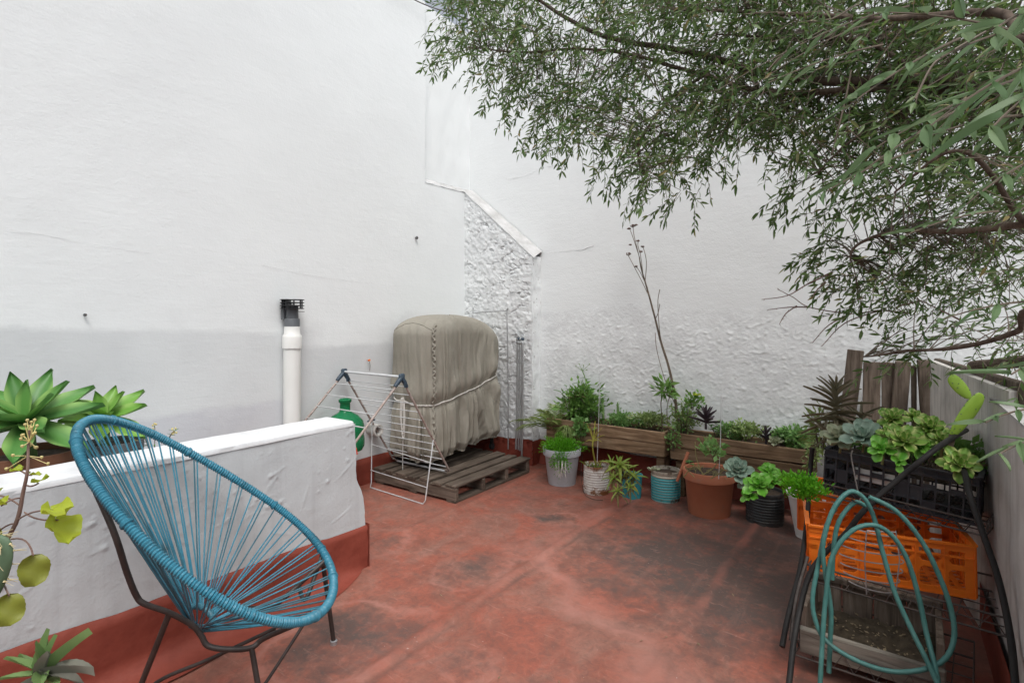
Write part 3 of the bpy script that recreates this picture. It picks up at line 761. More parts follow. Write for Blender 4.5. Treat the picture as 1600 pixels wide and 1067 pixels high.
g = MB(); g.grid(lambda i, j: cover_pt(2 * math.pi * i / NT_, max(.004, j / NZ_)), NT_, NZ_)
cv = g.build('fabric_cover', 'cloth_cover', cov, True)
# ruffled seam down the near corner
g = MB(); aa = pmap(-.78)
g.tube([cover_pt(aa + .02 * math.sin(k * 1.9), .20 + .79 * k / 70) + V((.004, -.006, 0)) for k in range(71)], [.006 + .004 * abs(math.sin(k * 1.3)) for k in range(71)], 6)
g.tube([cover_pt(pmap(-2.2) + (pmap(-.78) - pmap(-2.2)) * k / 30, .26 - .07 * math.sin(k / 30 * math.pi)) + V((0, 0, .001)) for k in range(31)], .0045, 5)
g.build('seam', 'cloth_cover', cv, True)
g = MB(); hem = [cover_pt(2 * math.pi * k / 200, .995) for k in range(200)]
g.tube(hem, .007, 6, True); g.build('hem', 'cloth_cover', cv, True)
def rope_pt(a):
    lo, hi = .3, 1.0; best = None
    for k in range(60):
        s = lo + (hi - lo) * k / 59; q = cover_pt(a, s); d = abs(q.z - rope_z(a))
        if best is None or d < best[0]: best = (d, q)
    q = best[1]; x, y = q.x - cx_, q.y - cy_; n = V((x / hx_ ** 2, y / hy_ ** 2, 0)).normalized()
    return q + n * .012
g = MB(); rp = [rope_pt(2 * math.pi * k / 90) for k in range(90)]
rp = [(rp[k - 1] + rp[k] * 2 + rp[(k + 1) % 90]) / 4 for k in range(90)]
g.tube(rp, .0042, 7, True)
k0 = rope_pt(pmap(-1.60))
for s_ in range(3):      # looped tail hanging on the left side
    o = V((.012 * s_, -.01 - .004 * s_, 0))
    g.tube(crom([k0 + o, k0 + o + V((-.012, -.01, .02)), k0 + o + V((-.02, -.012, -.12 - .05 * s_)), k0 + o + V((.004, -.012, -.22 - .03 * s_)), k0 + o + V((.016, -.012, -.12)), k0 + o + V((.006, -.01, .01))], 6), .003, 5)
g.tube(crom([k0 + V((.01, -.015, 0)), k0 + V((.012, -.02, -.2)), k0 + V((.005, -.02, -.42)), k0 + V((.006, -.02, -.60))], 6), .003, 5)
g.build('tie_rope', 'rope_white', cov, True)
for (lx, ly) in ((-.2, -.38), (.17, -.38), (-.2, .38), (.17, .38)):
    g = MB(); g.tube([V((cx_ + lx, cy_ + ly, PH + .045)), V((cx_ + lx, cy_ + ly, .5))], .016, 8); g.build('leg', 'tube_black', cov, True)
    g = MB(); c = V((cx_ + lx, cy_ + ly, PH + .032)); g.tube([c - V((.012, 0, 0)), c + V((.012, 0, 0))], .028, 14); g.build('caster', 'plastic_black', cov, True)
g = MB(); g.box((cx_, cy_, .29), (.40, .78, .02)); g.build('bottom_shelf', 'plastic_darkgrey', cov)
g = MB(); g.box((cx_, cy_, .62), (.38, .76, .6)); g.build('cabinet', 'plastic_darkgrey', cov)

# ------------------------------------------------------------------ folding drying rack
vN, vF, zh, uh = -2.71, -3.315, .885, 2.556
ar = thing('drying_rack', ((vN + vF) / 2, uh, 0), 'open white wire folding drying rack with rusty legs beside the covered grill', 'drying rack')
def panel(y1, z1, n, nm, mat_side, skip=0):
    for v in (vN, vF):
        g = MB(); r_ = .05
        a = V((v, uh, zh)); b = V((v, y1, z1)); mid = V(((vN + vF) / 2, y1, z1))
        d = (b - a).normalized(); inn = V((math.copysign(1, mid.x - v), 0, 0))
        pts = [a, a.lerp(b, .5), b - d * .05, b - d * .02 + inn * .012, b + inn * .05]
        g.tube(crom(pts, 4), .0078, 8); g.build(nm, mat_side, ar, True)
    g = MB(); g.tube([V((vN - .04, y1, z1)), V((vF + .04, y1, z1))], .0085, 8); g.build('bottom_bar', 'steel_white', ar, True)
    for k in range(n):
        f = (k + 1) / (n + .6)
        if f * 1.0 < skip: continue
        p = V((0, uh, zh)).lerp(V((0, y1, z1)), f)
        g = MB(); g.tube([V((vN, p.y, p.z + .006)), V((vF, p.y, p.z + .006))], .0037, 6); g.build('rung', 'steel_white', ar, True)
panel(3.04, .145, 11, 'leg_tube', 'tube_rust')
panel(1.66, .06, 11, 'leg_tube', 'tube_rust')
g = MB(); g.tube([V((vN, uh, zh + .012)), V((vF, uh, zh + .012))], .009, 8); g.build('top_bar', 'steel_white', ar, True)
for v in (vN, vF):
    g = MB()
    g.bevbox((v, uh, zh + .012), (.024, .05, .045), b=.008)
    for sg, y1, z1 in ((1, 3.04, .145), (-1, 1.66, .06)):
        d = (V((0, y1 - uh, z1 - zh))).normalized(); a = V((v, uh, zh + .01))
        g.tube([a, a + d * .045, a + d * .085], [.017, .016, .0125], 8)
    g.tube([V((v + .012, uh, zh)), V((v + .02, uh + .01, zh - .03)), V((v + .02, uh + .012, zh - .06))], .007, 6)
    g.build('hinge', 'plastic_navy', ar, True)
fl = [G(577, 762), G(663, 789)]
tops = [V((vF + .02, 2.80, .52)), V((vN + .002, 2.86, .43))]
g = MB(); pts = [tops[0], fl[0] + V((0, .02, .035)), fl[0] + V((.012, 0, .006)), fl[1] + V((-.012, 0, .006)), fl[1] + V((0, .01, .03)), tops[1]]
g.tube(pts, .0042, 6); g.build('foot_wire', 'steel_white', ar, True)
for f in (.25, .62):
    a = fl[0].lerp(tops[0], f) + V((0, .008, 0)); b = fl[1].lerp(tops[1], f) + V((0, .008, 0))
    g = MB(); g.tube([a, b], .0032, 6); g.build('foot_rung', 'steel_white', ar, True)
g = MB(); c = V((vF, 2.80, .50)); g.tube([c + V((-.03, 0, -.01)), c + V((.05, 0, .012))], .007, 6); g.tube([c + V((0, -.02, -.01)), c + V((0, .02, .01))], .008, 6); g.build('clip', 'plastic_navy', ar, True)
q = V((vN, 1.66 + (uh - 1.66) * .56, .06 + (zh - .06) * .56 - .02))
t = thing('clothes_peg', q, 'small red peg on the drying rack leg by the parapet end', 'peg')
g = MB(); g.bevbox(q + V((.003, 0, -.02)), (.014, .022, .05), b=.004); g.bevbox(q + V((.003, .016, -.025)), (.012, .007, .045), Matrix.Rotation(.2, 3, 'X'), b=.002); g.build('peg_body', 'red_plastic', t)
g = MB(); g.tube(crom([q + V((.004, 0, -.05)), q + V((.012, -.01, -.11)), q + V((.004, .005, -.16)), q + V((-.006, -.012, -.14))], 5), .004, 5); g.build('strap', 'rope_white', t, True)

# folded airer standing behind the covered grill
t = thing('folded_airer', (-2.66, 3.93, 0), 'folded silver drying frame standing against the rough pier behind the grill', 'drying rack')
for i, (xx, yy, zt) in enumerate(((-2.735, 3.955, 1.14), (-2.705, 3.945, 1.12), (-2.675, 3.93, 1.10), (-2.648, 3.915, 1.07))):
    g = MB(); g.tube(crom([V((xx, yy - .02, .135 if i < 3 else .02)), V((xx, yy, .6)), V((xx, yy, zt - .03)), V((xx - .02, yy, zt)), V((xx - .06, yy + .01, zt + .002))], 6), .0085 if i in (0, 3) else .006, 8); g.build('tube', 'steel_galv', t, True)
g = MB(); g.bevbox((-2.685, 3.94, 1.105), (.06, .03, .025), b=.006); g.build('hinge', 'plastic_navy', t)
g = MB(); a = atY(738, 489, 3.93); b = atY(792, 486, 3.93); c = V((b.x, 3.95, .12))
g.tube(crom([V((a.x, 3.95, .9)), a - V((0, 0, .03)), a + V((.02, 0, 0)), b - V((.02, 0, 0)), b - V((0, 0, .03)), V((b.x, 3.95, .7)), c], 4), .0055, 7); g.build('wire_hoop', 'steel_galv', t, True)

# ------------------------------------------------------------------ acapulco-style chair
CC = V((-1.86, .907, .646)); cyaw, ctil, ca, cb = .796, .698, .489, .344
F_ = V((math.cos(cyaw), math.sin(cyaw), 0)); A_ = F_ * math.cos(ctil) + V((0, 0, -math.sin(ctil))); B_ = V((-math.sin(cyaw), math.cos(cyaw), 0)); N_ = A_.cross(B_)
def rim(tt):
    ct, st = math.cos(tt), math.sin(tt)
    return CC + A_ * ca * ct + B_ * cb * st * (1 + .241 * ct + .124 * ct * ct) + N_ * .018 * (ct * ct - .5)
ch = thing('string_chair', (CC.x, CC.y, 0), 'blue cord lounge chair with oval rim and dark steel legs before the parapet', 'chair')
NR = 1500
g = MB(); g.tube([rim(2 * math.pi * k / NR) for k in range(NR)], [.0138 + .0020 * math.sin(k * 2 * math.pi / 4.6) + .0012 * fbm(V((k * .02, 0, 0)), 2) for k in range(NR)], 9, True)
rimo = g.build('wrapped_rim', 'cord_teal', ch, True)
for tt in (.25, .62, 1.25, 2.05, 2.8, 3.6, 4.4, 5.3, 5.9):       # knots and doubled turns
    g = MB(); ps = [rim(tt + .0035 * k) for k in range(7)]; g.tube(ps, [.0164, .0182, .0171, .0182, .0171, .0182, .0164], 9); g.build('wrap_knot', 'cord_teal', rimo, True)
hub = V((-1.925, .895, .285))
NC = 58
for k in range(NC):
    tt = 2 * math.pi * (k + .5 + rng.uniform(-.12, .12)) / NC
    a = rim(tt); ha = tt + rng.uniform(-.25, .25)
    hp = hub + A_ * .045 * math.cos(ha) + B_ * .05 * math.sin(ha) + V((0, 0, rng.uniform(-.012, .012)))
    inward = (hp - a).normalized()
    for s_ in ((-1, 1) if k % 2 == 0 else (0,)):
        off = (rim(tt + .012) - rim(tt - .012)).normalized() * .0065 * s_
        sag = a.lerp(hp, .55) - N_ * rng.uniform(-.004, .004) + V((0, 0, -.006))
        g = MB(); g.tube(bez(a + inward * .012 + off, sag + off * .8, hp + off * .4, 5), .0027, 6); g.build('cord', 'cord_under' if rng.random() < .28 else 'cord_teal', ch, True)
g = MB(); hr = [hub + A_ * .047 * math.cos(q) + B_ * .052 * math.sin(q) for q in [2 * math.pi * k / 40 for k in range(40)]]
g.tube(hr, [.011 + .002 * math.sin(k * 2.2) for k in range(40)], 8, True); g.build('hub_ring', 'cord_under', ch, True)
def ctube(pts, r=.0085, nm='frame_tube'):
    g = MB(); g.tube(crom(pts, 6), r, 8); g.build(nm, 'chair_steel', ch, True)
near = [rim(math.pi + .78), at(176, 826, 1.53), at(198, 893, 1.57), at(213, 930, 1.60), at(226, 943, 1.61), at(265, 957, 1.65), at(300, 976, 1.69), at(314, 992, 1.70), at(326, 1009, 1.70), at(360, 1014, 1.71), at(393, 1011, 1.72), at(414, 996, 1.73), rim(-.50)]
mir = lambda q: q - B_ * (2 * (q - CC).dot(B_))
ctube(near); ctube([mir(q) for q in near[7:]])
fA = CC + F_ * .346 + B_ * .29; fA.z = .012
fB = G(417, 1150, .012); fC = G(197, 1128, .012)
tA = rim(.62) - V((0, 0, .02))
for top, ft in ((tA, fA), (near[10], fB), (near[5], fC)):
    ctube([top, top.lerp(ft, .5), ft], .0088, 'leg')
    g = MB(); g.lathe([(0, -.012), (.014, -.012), (.014, .004), (.0, .01)], ft, 12); g.build('foot_cap', 'steel_galv', ch, True)
ctube([at(430, 981, 1.78), at(330, 1028, 1.76), at(244, 1066, 1.73), fC + V((0, 0, .02))], .0062, 'stretcher')
ctube([at(487, 955, 1.93), at(450, 1013, 1.86), at(418, 1062, 1.80), at(405, 1084, 1.77), fB + V((0, 0, .03))], .0055, 'stretcher')
ctube([tA, at(478, 935, 2.0), at(467, 915, 2.08)], .008, 'stretcher')

# ------------------------------------------------------------------ wooden planters on the back wall
def planter(x0, x1, label, planks):
    yf, yb, z0, z1 = 3.885, YB - .05, .272, .462
    t = thing('planter_box', ((x0 + x1) / 2, (yf + yb) / 2, 0), label, 'planter')
    h = (z1 - z0) / planks
    for k in range(planks):
        for yy in (yf, yb):
            g = MB(); g.bevbox(((x0 + x1) / 2, yy, z0 + h * (k + .5)), (x1 - x0, .021, h - .004), b=.004, jit=.006); g.build('plank', 'wood_planter', t)
    for xx in (x0 + .011, x1 - .011):
        g = MB(); g.bevbox((xx, (yf + yb) / 2, (z0 + z1) / 2), (.02, yb - yf - .024, z1 - z0 - .006), b=.003); g.build('end_board', 'wood_planter', t)
    g = MB(); g.grid(lambda i, j: (x0 + .022 + (x1 - x0 - .044) * i / 40, yf + .012 + (yb - yf - .024) * j / 8, z1 - .03 + .012 * fbm(V((i * .4, j * .4, x0)), 3)), 40, 8); g.build('soil', 'soil', t, True)
    g = MB(); g.box(((x0 + x1) / 2, (yf + yb) / 2, z0 + .012), (x1 - x0 - .044, yb - yf - .026, .02)); g.build('bottom_board', 'wood_planter', t)
    for xx in (x0 + .06, x1 - .05):
        for yy in (yf + .05, yb - .04):
            g = MB(); g.bevbox((xx, yy, z0 / 2), (.06, .045, z0), b=.004, jit=.004); g.build('leg', 'wood_planter', t)
    return t
planter(-2.385, -1.375, 'long wooden planter box on the back wall nearer the rough pier', 2)
planter(-1.335, -.425, 'long wooden planter box on the back wall nearer the crates', 2)

# ------------------------------------------------------------------ pots and tins
def pot(name, label, px, py, prof, mat, soil_r, soil_z, cat='pot', n=36, X=None):
    p = G(px, py) if X is None else X
    t = thing(name, p, label, cat)
    g = MB(); g.lathe(prof, p, n); g.build('body', mat, t, True)
    g = MB(); g.lathe([(0, soil_z + .006), (soil_r * .6, soil_z + .004), (soil_r, soil_z)], p, 24); g.build('soil', 'soil', t, True)
    return t, p
def tin_prof(r, h, ribs, amp=.0022):
    pr = [(0, .004), (r * .97, .004), (r, 0), (r, .012)]
    for k in range(ribs * 6 + 1):
        z = .02 + (h - .045) * k / (ribs * 6); pr.append((r + amp * math.sin(2 * math.pi * k / 6), z))
    return pr + [(r, h - .012), (r + .003, h - .004), (r + .001, h), (r - .003, h - .002), (r - .003, h - .05)]
pot('plastic_bucket', 'light grey plastic bucket overflowing with bright green moss plant', 878, 754, [(0, .004), (.100, .004), (.106, 0), (.133, .215), (.136, .222), (.147, .226), (.150, .275), (.146, .279), (.140, .277), (.135, .22)], 'pot_grey', .138, .25)
pot('rusty_tin', 'rusty ribbed white tin can holding a yellow stalk', 932, 768, tin_prof(.094, .205, 9), 'tin_white', .092, .175, 'tin can')
tq, pq = pot('turquoise_pot', 'small turquoise pot with a yellow mark under bromeliad leaves', 987, 776, [(0, .004), (.062, .004), (.066, 0), (.074, .15), (.077, .155), (.077, .165), (.072, .165), (.070, .13)], 'pot_turquoise', .071, .145)
g = MB()
for k in range(10):
    a = -1.35 + k * .09; z = .035 + .06 * (1 - ((k - 2) / 8) ** 2); r = .0675 + .008 * z / .15 + .0012
    a2 = a + .09; z2 = .035 + .06 * (1 - ((k - 1) / 8) ** 2)
    g.add([pq + V((r * math.cos(a), r * math.sin(a), z)), pq + V((r * math.cos(a2), r * math.sin(a2), z2)), pq + V(((r + .0012) * math.cos(a2), (r + .0012) * math.sin(a2), z2 + .014)), pq + V(((r + .0012) * math.cos(a), (r + .0012) * math.sin(a), z + .014))], [(0, 1, 2, 3)])
g.build('yellow_mark', 'pot_yellow', tq)
pot('striped_tin', 'turquoise and cream ribbed tin can beside the terracotta pot', 1040, 779, tin_prof(.100, .212, 9, .0026), 'tin_blue', .097, .185, 'tin can')
pot('terracotta_pot', 'large orange terracotta pot with rolled rim in front of the planters', 1108, 801, [(0, .004), (.122, .004), (.128, 0), (.132, .01), (.153, .225), (.160, .230), (.166, .232), (.168, .285), (.163, .291), (.154, .288), (.150, .24)], 'terracotta', .152, .262)
pot('black_tin', 'dark ribbed tin can holding a bright green rosette plant', 1195, 814, tin_prof(.110, .200, 9, .0026), 'tin_black', .107, .178, 'tin can')
pot('white_pot', 'tapered white pot with green herbs beside the orange crates', 1262, 838, [(0, .004), (.060, .004), (.064, 0), (.105, .235), (.114, .238), (.116, .262), (.110, .264), (.102, .22)], 'pot_white', .105, .24)
# broken terracotta shard and wire by the rusty tin
p = G(934, 781)
g = MB(); g.tube(crom([G(912, 700, .17), G(908, 735, .09), G(912, 768, .01), G(925, 779, .004), G(942, 781, .004)], 6), .0018, 5)
tag(g.build('loose_wire', 'wire_dark', origin=p), 'thin loose wire lying against the rusty white tin', 'wire')

# thin stakes
for px, y0, y1, Y, lb in ((937, 582, 722, 3.55, 'thin pale wire stake standing in the rusty white tin'), (1127, 618, 748, 3.05, 'thin pale wire stake standing in the terracotta pot')):
    a = atY(px - 4, y1, Y); b = atY(px, y0, Y)
    g = MB(); g.tube([a, a.lerp(b, .5) + V((.003, 0, 0)), b, b + V((.006, 0, -.012))], .0022, 6); tag(g.build('wire_stake', 'steel_white', origin=a), lb, 'stake')
a = G(1058, 752, .17); b = a + V((.06, .05, .2))
g = MB(); g.tube([a, b], [.011, .012], 8); tag(g.build('wooden_stick', 'terracotta', origin=a), 'short brown stick leaning in the turquoise striped tin', 'stick')

# ------------------------------------------------------------------ old boards in the right corner
def slat(px0, px1, ytop, Y, lean, label, w=.02):
    a = atY(px0, ytop, Y); b = atY(px1, ytop, Y); h = a.z; c = (a + b) / 2; wd = (b - a).length
    g = MB(); n = 8
    rot = Matrix.Rotation(lean, 3, 'Y')
    g.bevbox(V((0, 0, h / 2)), (wd, w, h), b=.004, jit=.006)
    me = MB(); vs2 = []
    for v in g.v:
        v = V(v); v.y += .25 * (v.z / h) * .12; v = rot @ (v - V((0, 0, h))) + V((0, 0, h)); vs2.append((v.x + c.x, v.y + Y, max(.004, v.z)))
    g.v = vs2
    tag(g.build('old_board', 'wood_slat', origin=(c.x, Y, 0)), label, 'board', 'weathered boards leaning in the corner')
slat(1324, 1349, 547, 3.93, .10, 'tallest leftmost weathered board in the row leaning on the back wall')
slat(1348, 1376, 566, 3.96, .015, 'second weathered board from the left of the row in the corner')
slat(1377, 1397, 566, 3.955, -.01, 'third weathered board, narrow, in the row in the corner')
slat(1398, 1425, 565, 3.93, .07, 'fourth weathered board, tilted, in the row in the corner')
slat(1424, 1433, 572, 3.97, .0, 'thin dark sliver of board between the wider corner boards')
slat(1433, 1455, 562, 3.94, -.05, 'rightmost weathered board of the row beside the pale plywood')
# pale panel
a = at(1457, 571, 3.06); b = at(1582, 594, 1.98); a.z = 1.035; b.z = 1.055
d = (b - a); d.z = 0; wd = d.length; d.normalize(); nn = V((-d.y, d.x, 0))
pc = thing('plywood_sheet', ((a + b) / 2).to_tuple()[:2] + (0,), 'pale weathered plywood sheet with dark stained top leaning by the right wall', 'panel')
nb_ = 1
for k in range(nb_):
    w = wd / nb_; o = a + d * w * (k + .5); h = (a.z + (b.z - a.z) * (k + .5) / nb_) + rng.uniform(-.004, .004)
    g = MB(); rot = Matrix.Rotation(math.atan2(d.y, d.x), 3, 'Z') @ Matrix.Rotation(.02, 3, 'Y')
    g.bevbox(V((o.x, o.y, h / 2)), (w - .0015, .026, h - .01), rot, b=.002, jit=.0012); g.build('board', 'wood_pale', pc)
g = MB(); mid = (a + b) / 2 + nn * .03
g.bevbox(V((mid.x, mid.y, 1.005)), (wd + .1, .03, .12), Matrix.Rotation(math.atan2(d.y, d.x), 3, 'Z'), b=.006); g.build('top_rail', 'wood_slat', pc)
# dry log above the panel
a2 = at(1520, 572, 2.45); b2 = at(1690, 556, 1.9)
g = MB(); g.tube([a2.lerp(b2, k / 10) + V((0, 0, .006 * fbm(V((k, 0, 0)), 2))) for k in range(11)], [.024 + .006 * fbm(V((k * .7, 3, 0)), 2) for k in range(11)], 10)
tag(g.build('dry_log', 'bark', origin=a2), 'brown dry log lying along the top of the pale plywood', 'log')

# ------------------------------------------------------------------ rack with crates
rk = thing('wire_rack', (-.02, 2.62, 0), 'black tube and wire rack holding crates by the right wall', 'rack')
def rtube(pts, r=.0098, mat='tube_black', nm='frame_tube'):
    g = MB(); g.tube(crom(pts, 6), r, 9); return g.build(nm, mat, rk, True)
rtube([at(1226, 1128, 1.745), at(1233, 1067, 1.80), at(1243, 985, 1.90), at(1262, 905, 2.0), at(1285, 868, 2.02), at(1320, 835, 2.0), at(1352, 795, 1.98), at(1400, 752, 1.96), at(1460, 703, 1.93), at(1495, 680, 2.1), at(1510, 672, 2.35)])
rtube([at(1594, 1190, 1.42), at(1586, 1067, 1.52), at(1578, 990, 1.62), at(1560, 905, 1.70), at(1533, 825, 1.78), at(1515, 772, 1.84), at(1506, 735, 1.93), at(1490, 705, 2.2)])
rtube([at(1222, 1010, 2.0), at(1232, 960, 2.07), at(1252, 880, 2.2), at(1262, 800, 2.4), at(1266, 735, 2.5), at(1269, 700, 2.5)], .010)
rtube([at(1235, 1000, 2.02), at(1245, 930, 2.1), at(1262, 870, 2.2)], .006, 'wire_dark', 'strut')
rtube([at(1470, 900, 2.5), at(1490, 980, 2.3), at(1525, 1060, 2.1), at(1560, 1130, 1.74)], .007, 'wire_dark', 'strut')
def shelf(fl, fr, br, bl, nm='wire_shelf', nw=9, lip=.05):
    g = MB(); up = V((0, 0, lip))
    for z in (V(), up):
        g.tube([fl + z, fr + z, br + z, bl + z], .0038, 6, True)
    for k in range(nw + 1):
        g.tube([fl.lerp(fr, k / nw), bl.lerp(br, k / nw)], .0022, 5)
    for k in range(1, 5): g.tube([fl.lerp(bl, k / 5), fr.lerp(br, k / 5)], .0026, 5)
    for q0, q1, m in ((fl, fr, 8), (fr, br, 7), (fl, bl, 6)):
        pts = []
        for k in range(m * 2 + 1): pts.append(q0.lerp(q1, k / (m * 2)) + (up if k % 2 else V()))
        g.tube(pts, .0022, 5)
    g.build(nm, 'wire_dark', rk)
def lvl(px, py, z): return G(px, py, z)
# top, middle and bottom shelves (front-left, front-right, back-right, back-left)
TZ, MZ, BZ = .505, .165, .062
vdir = V((1, -.10, 0)).normalized(); udir = V((.10, 1, 0)).normalized()
o0 = V((-.43, 2.70, 0))
def sh(o, w, dp, z, tilt=0.0):
    q = [o, o + vdir * w, o + vdir * w + udir * dp, o + udir * dp]
    return [V((c.x, c.y, z + tilt * ((c - o).dot(vdir)))) for c in q]
def sh2(fl, fr, dp):
    d = fr - fl; n = V((-d.y, d.x, 0)).normalized() * dp
    return fl, fr, fr + n, fl + n
shelf(*sh2(at(1287, 773, 2.40), at(1540, 838, 1.98), .32))
shelf(*sh2(at(1262, 905, 2.20), at(1572, 994, 1.78), .36), lip=.06)
shelf(*sh2(at(1241, 1022, 2.01), at(1520, 1115, 1.68), .36), lip=.06)

def crate(name, label, c, w, dp, h, yaw, mat, style, roll=0, pitch=0):
    """c is the middle of the bottom; local x along the long side, -y faces the camera"""
    t = thing(name, c, label, 'crate')
    M = Matrix.Rotation(yaw, 3, 'Z') @ Matrix.Rotation(roll, 3, 'Y') @ Matrix.Rotation(pitch, 3, 'X')
    def pnl(nm, org, ax, n, L, tap=0.0):
        g = MB(); T = .004
        def bar(u0, u1, z0, z1, th=T, out=0):
            cc = org + ax * ((u0 + u1) / 2) + V((0, 0, (z0 + z1) / 2)) + n * out
            sx = V((abs(ax.x) * (u1 - u0) + abs(n.x) * th, abs(ax.y) * (u1 - u0) + abs(n.y) * th, z1 - z0))
            g.box(M @ cc + c, sx, M)
        if style == 'grid':
            nc, nr_ = max(3, round(L / .044)), 3
            bar(0, L, h - .034, h - .026, .016); bar(0, L, h - .006, h, .018); bar(0, L, h - .030, h - .003, .003)
            bar(0, L, 0, .010, .012)
            for k in range(nc + 1):
                u = L * k / nc; bar(max(0, u - .003), min(L, u + .003), .004, h - .012, .012)
            for k in range(1, nr_ + 1): z = (h - .03) * k / (nr_ + .0); bar(0, L, z - .003, z + .003, .011)
            for (k, r_) in FILL.get(nm, ()): bar(L * k / nc, L * (k + 1) / nc, (h - .03) * r_ / nr_, (h - .03) * (r_ + 1) / nr_, .003)
            for k in range(nc):
                if k % 2 == 0: bar(L * k / nc, L * (k + 1) / nc, (h - .03) * 2 / 3, (h - .03) * .78, .003)
        else:
            bar(0, L, h - .028, h, .010); bar(0, L, h - .006, h + .001, .018, .003); bar(0, L, h - .052, h - .046, .014)
            bar(0, L, 0, .026, .008); bar(0, L, .0, .006, .014)
            bar(0, L, h * .50, h * .60, .006)
            nc = max(3, round(L / .085))
            for k in range(nc + 1):
                u = L * k / nc; ww = .030 if k in (0, nc) else .011
                bar(max(0, u - ww), min(L, u + ww), .01, h - .01, .006)
                bar(max(0, u - .002), min(L, u + .002), .004, h - .004, .016)
            if nm == 'front_panel':
                bar(L * .02, L * .12, .02, h - .03, .005); bar(L * .30, L * .62, h * .30, h * .62, .005)
            for k in range(nc):          # rounded window corners
                u0, u1 = L * k / nc + .011, L * (k + 1) / nc - .011
                for z0, z1 in ((.026, h * .50), (h * .60, h - .052)):
                    for uu, sgn in ((u0, 1), (u1, -1)):
                        for zz_, sz in ((z0, 1), (z1, -1)):
                            tri = [org + ax * uu + V((0, 0, zz_)), org + ax * (uu + sgn * .012) + V((0, 0, zz_)), org + ax * uu + V((0, 0, zz_ + sz * .012))]
                            f = [M @ (q + n * .0028) + c for q in tri] + [M @ (q - n * .0028) + c for q in tri]
                            g.add(f, [(0, 1, 2), (3, 5, 4), (1, 4, 5, 2)])
        g.build(nm, mat, t)
    X, Y, Z = V((1, 0, 0)), V((0, 1, 0)), V((0, 0, 1))
    pnl('front_panel', V((-w / 2, -dp / 2, 0)), X, -Y, w); pnl('back_panel', V((-w / 2, dp / 2, 0)), X, Y, w)
    pnl('side_panel', V((-w / 2, -dp / 2 + .007, 0)), Y, -X, dp - .014); pnl('side_panel', V((w / 2, -dp / 2 + .007, 0)), Y, X, dp - .014)
    g = MB(); nn_ = 9
    for k in range(nn_):
        g.box(M @ V((0, -dp / 2 + dp * (k + .5) / nn_, .009)) + c, (w - .02, dp / nn_ * .55, .005), M)
    for k in range(7): g.box(M @ V((-w / 2 + w * (k + .5) / 7, 0, .015)) + c, (.018, dp - .02, .005), M)
    g.build('bottom', mat, t)
    return t, M
FILL = {'front_panel': ((1, 1), (4, 0), (6, 1), (7, 1), (2, 0), (8, 0)), 'back_panel': ((0, 0), (2, 1), (3, 1), (5, 0), (6, 2)), 'side_panel': ((0, 1), (2, 0))}
# black crate: front corners from the photograph, long side turned to the right wall
bl = at(1287, 765, 2.42); br = at(1527, 822, 2.06)
vd = (br - bl); bw_ = V((vd.x, vd.y, 0)).length; byaw = math.atan2(vd.y, vd.x); broll = -math.atan2(vd.z, bw_)
bc = (bl + br) / 2 + V((-math.sin(byaw), math.cos(byaw), 0)) * .17
bcrate, BM = crate('black_crate', 'black grid plastic crate full of succulents on top of the rack', bc, bw_, .34, .185, byaw, 'plastic_darkgrey', 'grid', broll)
def inb(x, y, z): return BM @ V((x, y, z)) + bc
g = MB(); g.grid(lambda i, j: inb(-bw_ / 2 + .012 + (bw_ - .024) * i / 24, -.158 + .316 * j / 14, .135 + .02 * fbm(V((i * .4, j * .4, 2)), 3)), 24, 14); g.build('soil', 'soil', bcrate, True)
# folded white papers showing through the grid
g = MB(); g.bevbox(inb(-.065, -.158, .10), (.155, .008, .05), BM, b=.002); tag(g.build('paper_stack', 'paper', origin=inb(-.065, -.158, .10)), 'white folded paper showing through the front of the black crate', 'paper')
ol = at(1265, 893, 2.24); orr = at(1525, 936, 2.00)
od = orr - ol; ow = V((od.x, od.y, 0)).length; oyaw = math.atan2(od.y, od.x); oroll = -math.atan2(od.z, ow)
oc = (ol + orr) / 2 + V((-math.sin(oyaw), math.cos(oyaw), 0)) * .165
ocrate, OM = crate('orange_crate', 'empty orange plastic bottle crate on the rack behind the hose', oc, ow, .33, .195, oyaw, 'plastic_orange', 'win', oroll)
c2 = at(1352, 832, 2.62)
crate('orange_crate', 'second orange crate tucked behind, below the black crate', c2 + V((-.04, .05, -.02)), .46, .28, .20, -.05, 'plastic_orange', 'win')

# old wooden box on the bottom shelf, open towards the camera
wl_ = at(1250, 1010, 2.00); wr_ = at(1478, 1085, 1.75)
wc = V(((wl_.x + wr_.x) / 2, (wl_.y + wr_.y) / 2, .075)); wd3 = V((wr_.x - wl_.x, wr_.y - wl_.y, 0)); wyaw = math.atan2(wd3.y, wd3.x); ww = wd3.length
wb = thing('wooden_box', wc, 'old grey wooden box of dry litter on the bottom of the rack', 'box')
WM = Matrix.Rotation(wyaw, 3, 'Z')
def wbox(nm, c, s, mat='wood_box', j=.003):
    g = MB(); g.bevbox(WM @ V(c) + wc, s, WM, b=.003, jit=j); g.build(nm, mat, wb)
wbox('front_board', (0, 0, .045), (ww, .020, .085))
wbox('bottom_board', (0, .15, .008), (ww - .01, .28, .014))
for k in range(4): wbox('back_board', (-ww / 2 + ww * (k + .5) / 4, .30 + rng.uniform(-.004, .004), .095), (ww / 4 - .005, .018, .18 + rng.uniform(-.012, .012)), 'wood_slat')  # inner boards in darker wood, shade of the box put into the colour
for sg in (-1, 1): wbox('side_board', (sg * (ww / 2 - .011), .155, .085), (.02, .27, .15), 'wood_slat')
wbox('cross_rail', (0, .285, .175), (ww, .02, .03), 'wood_slat')
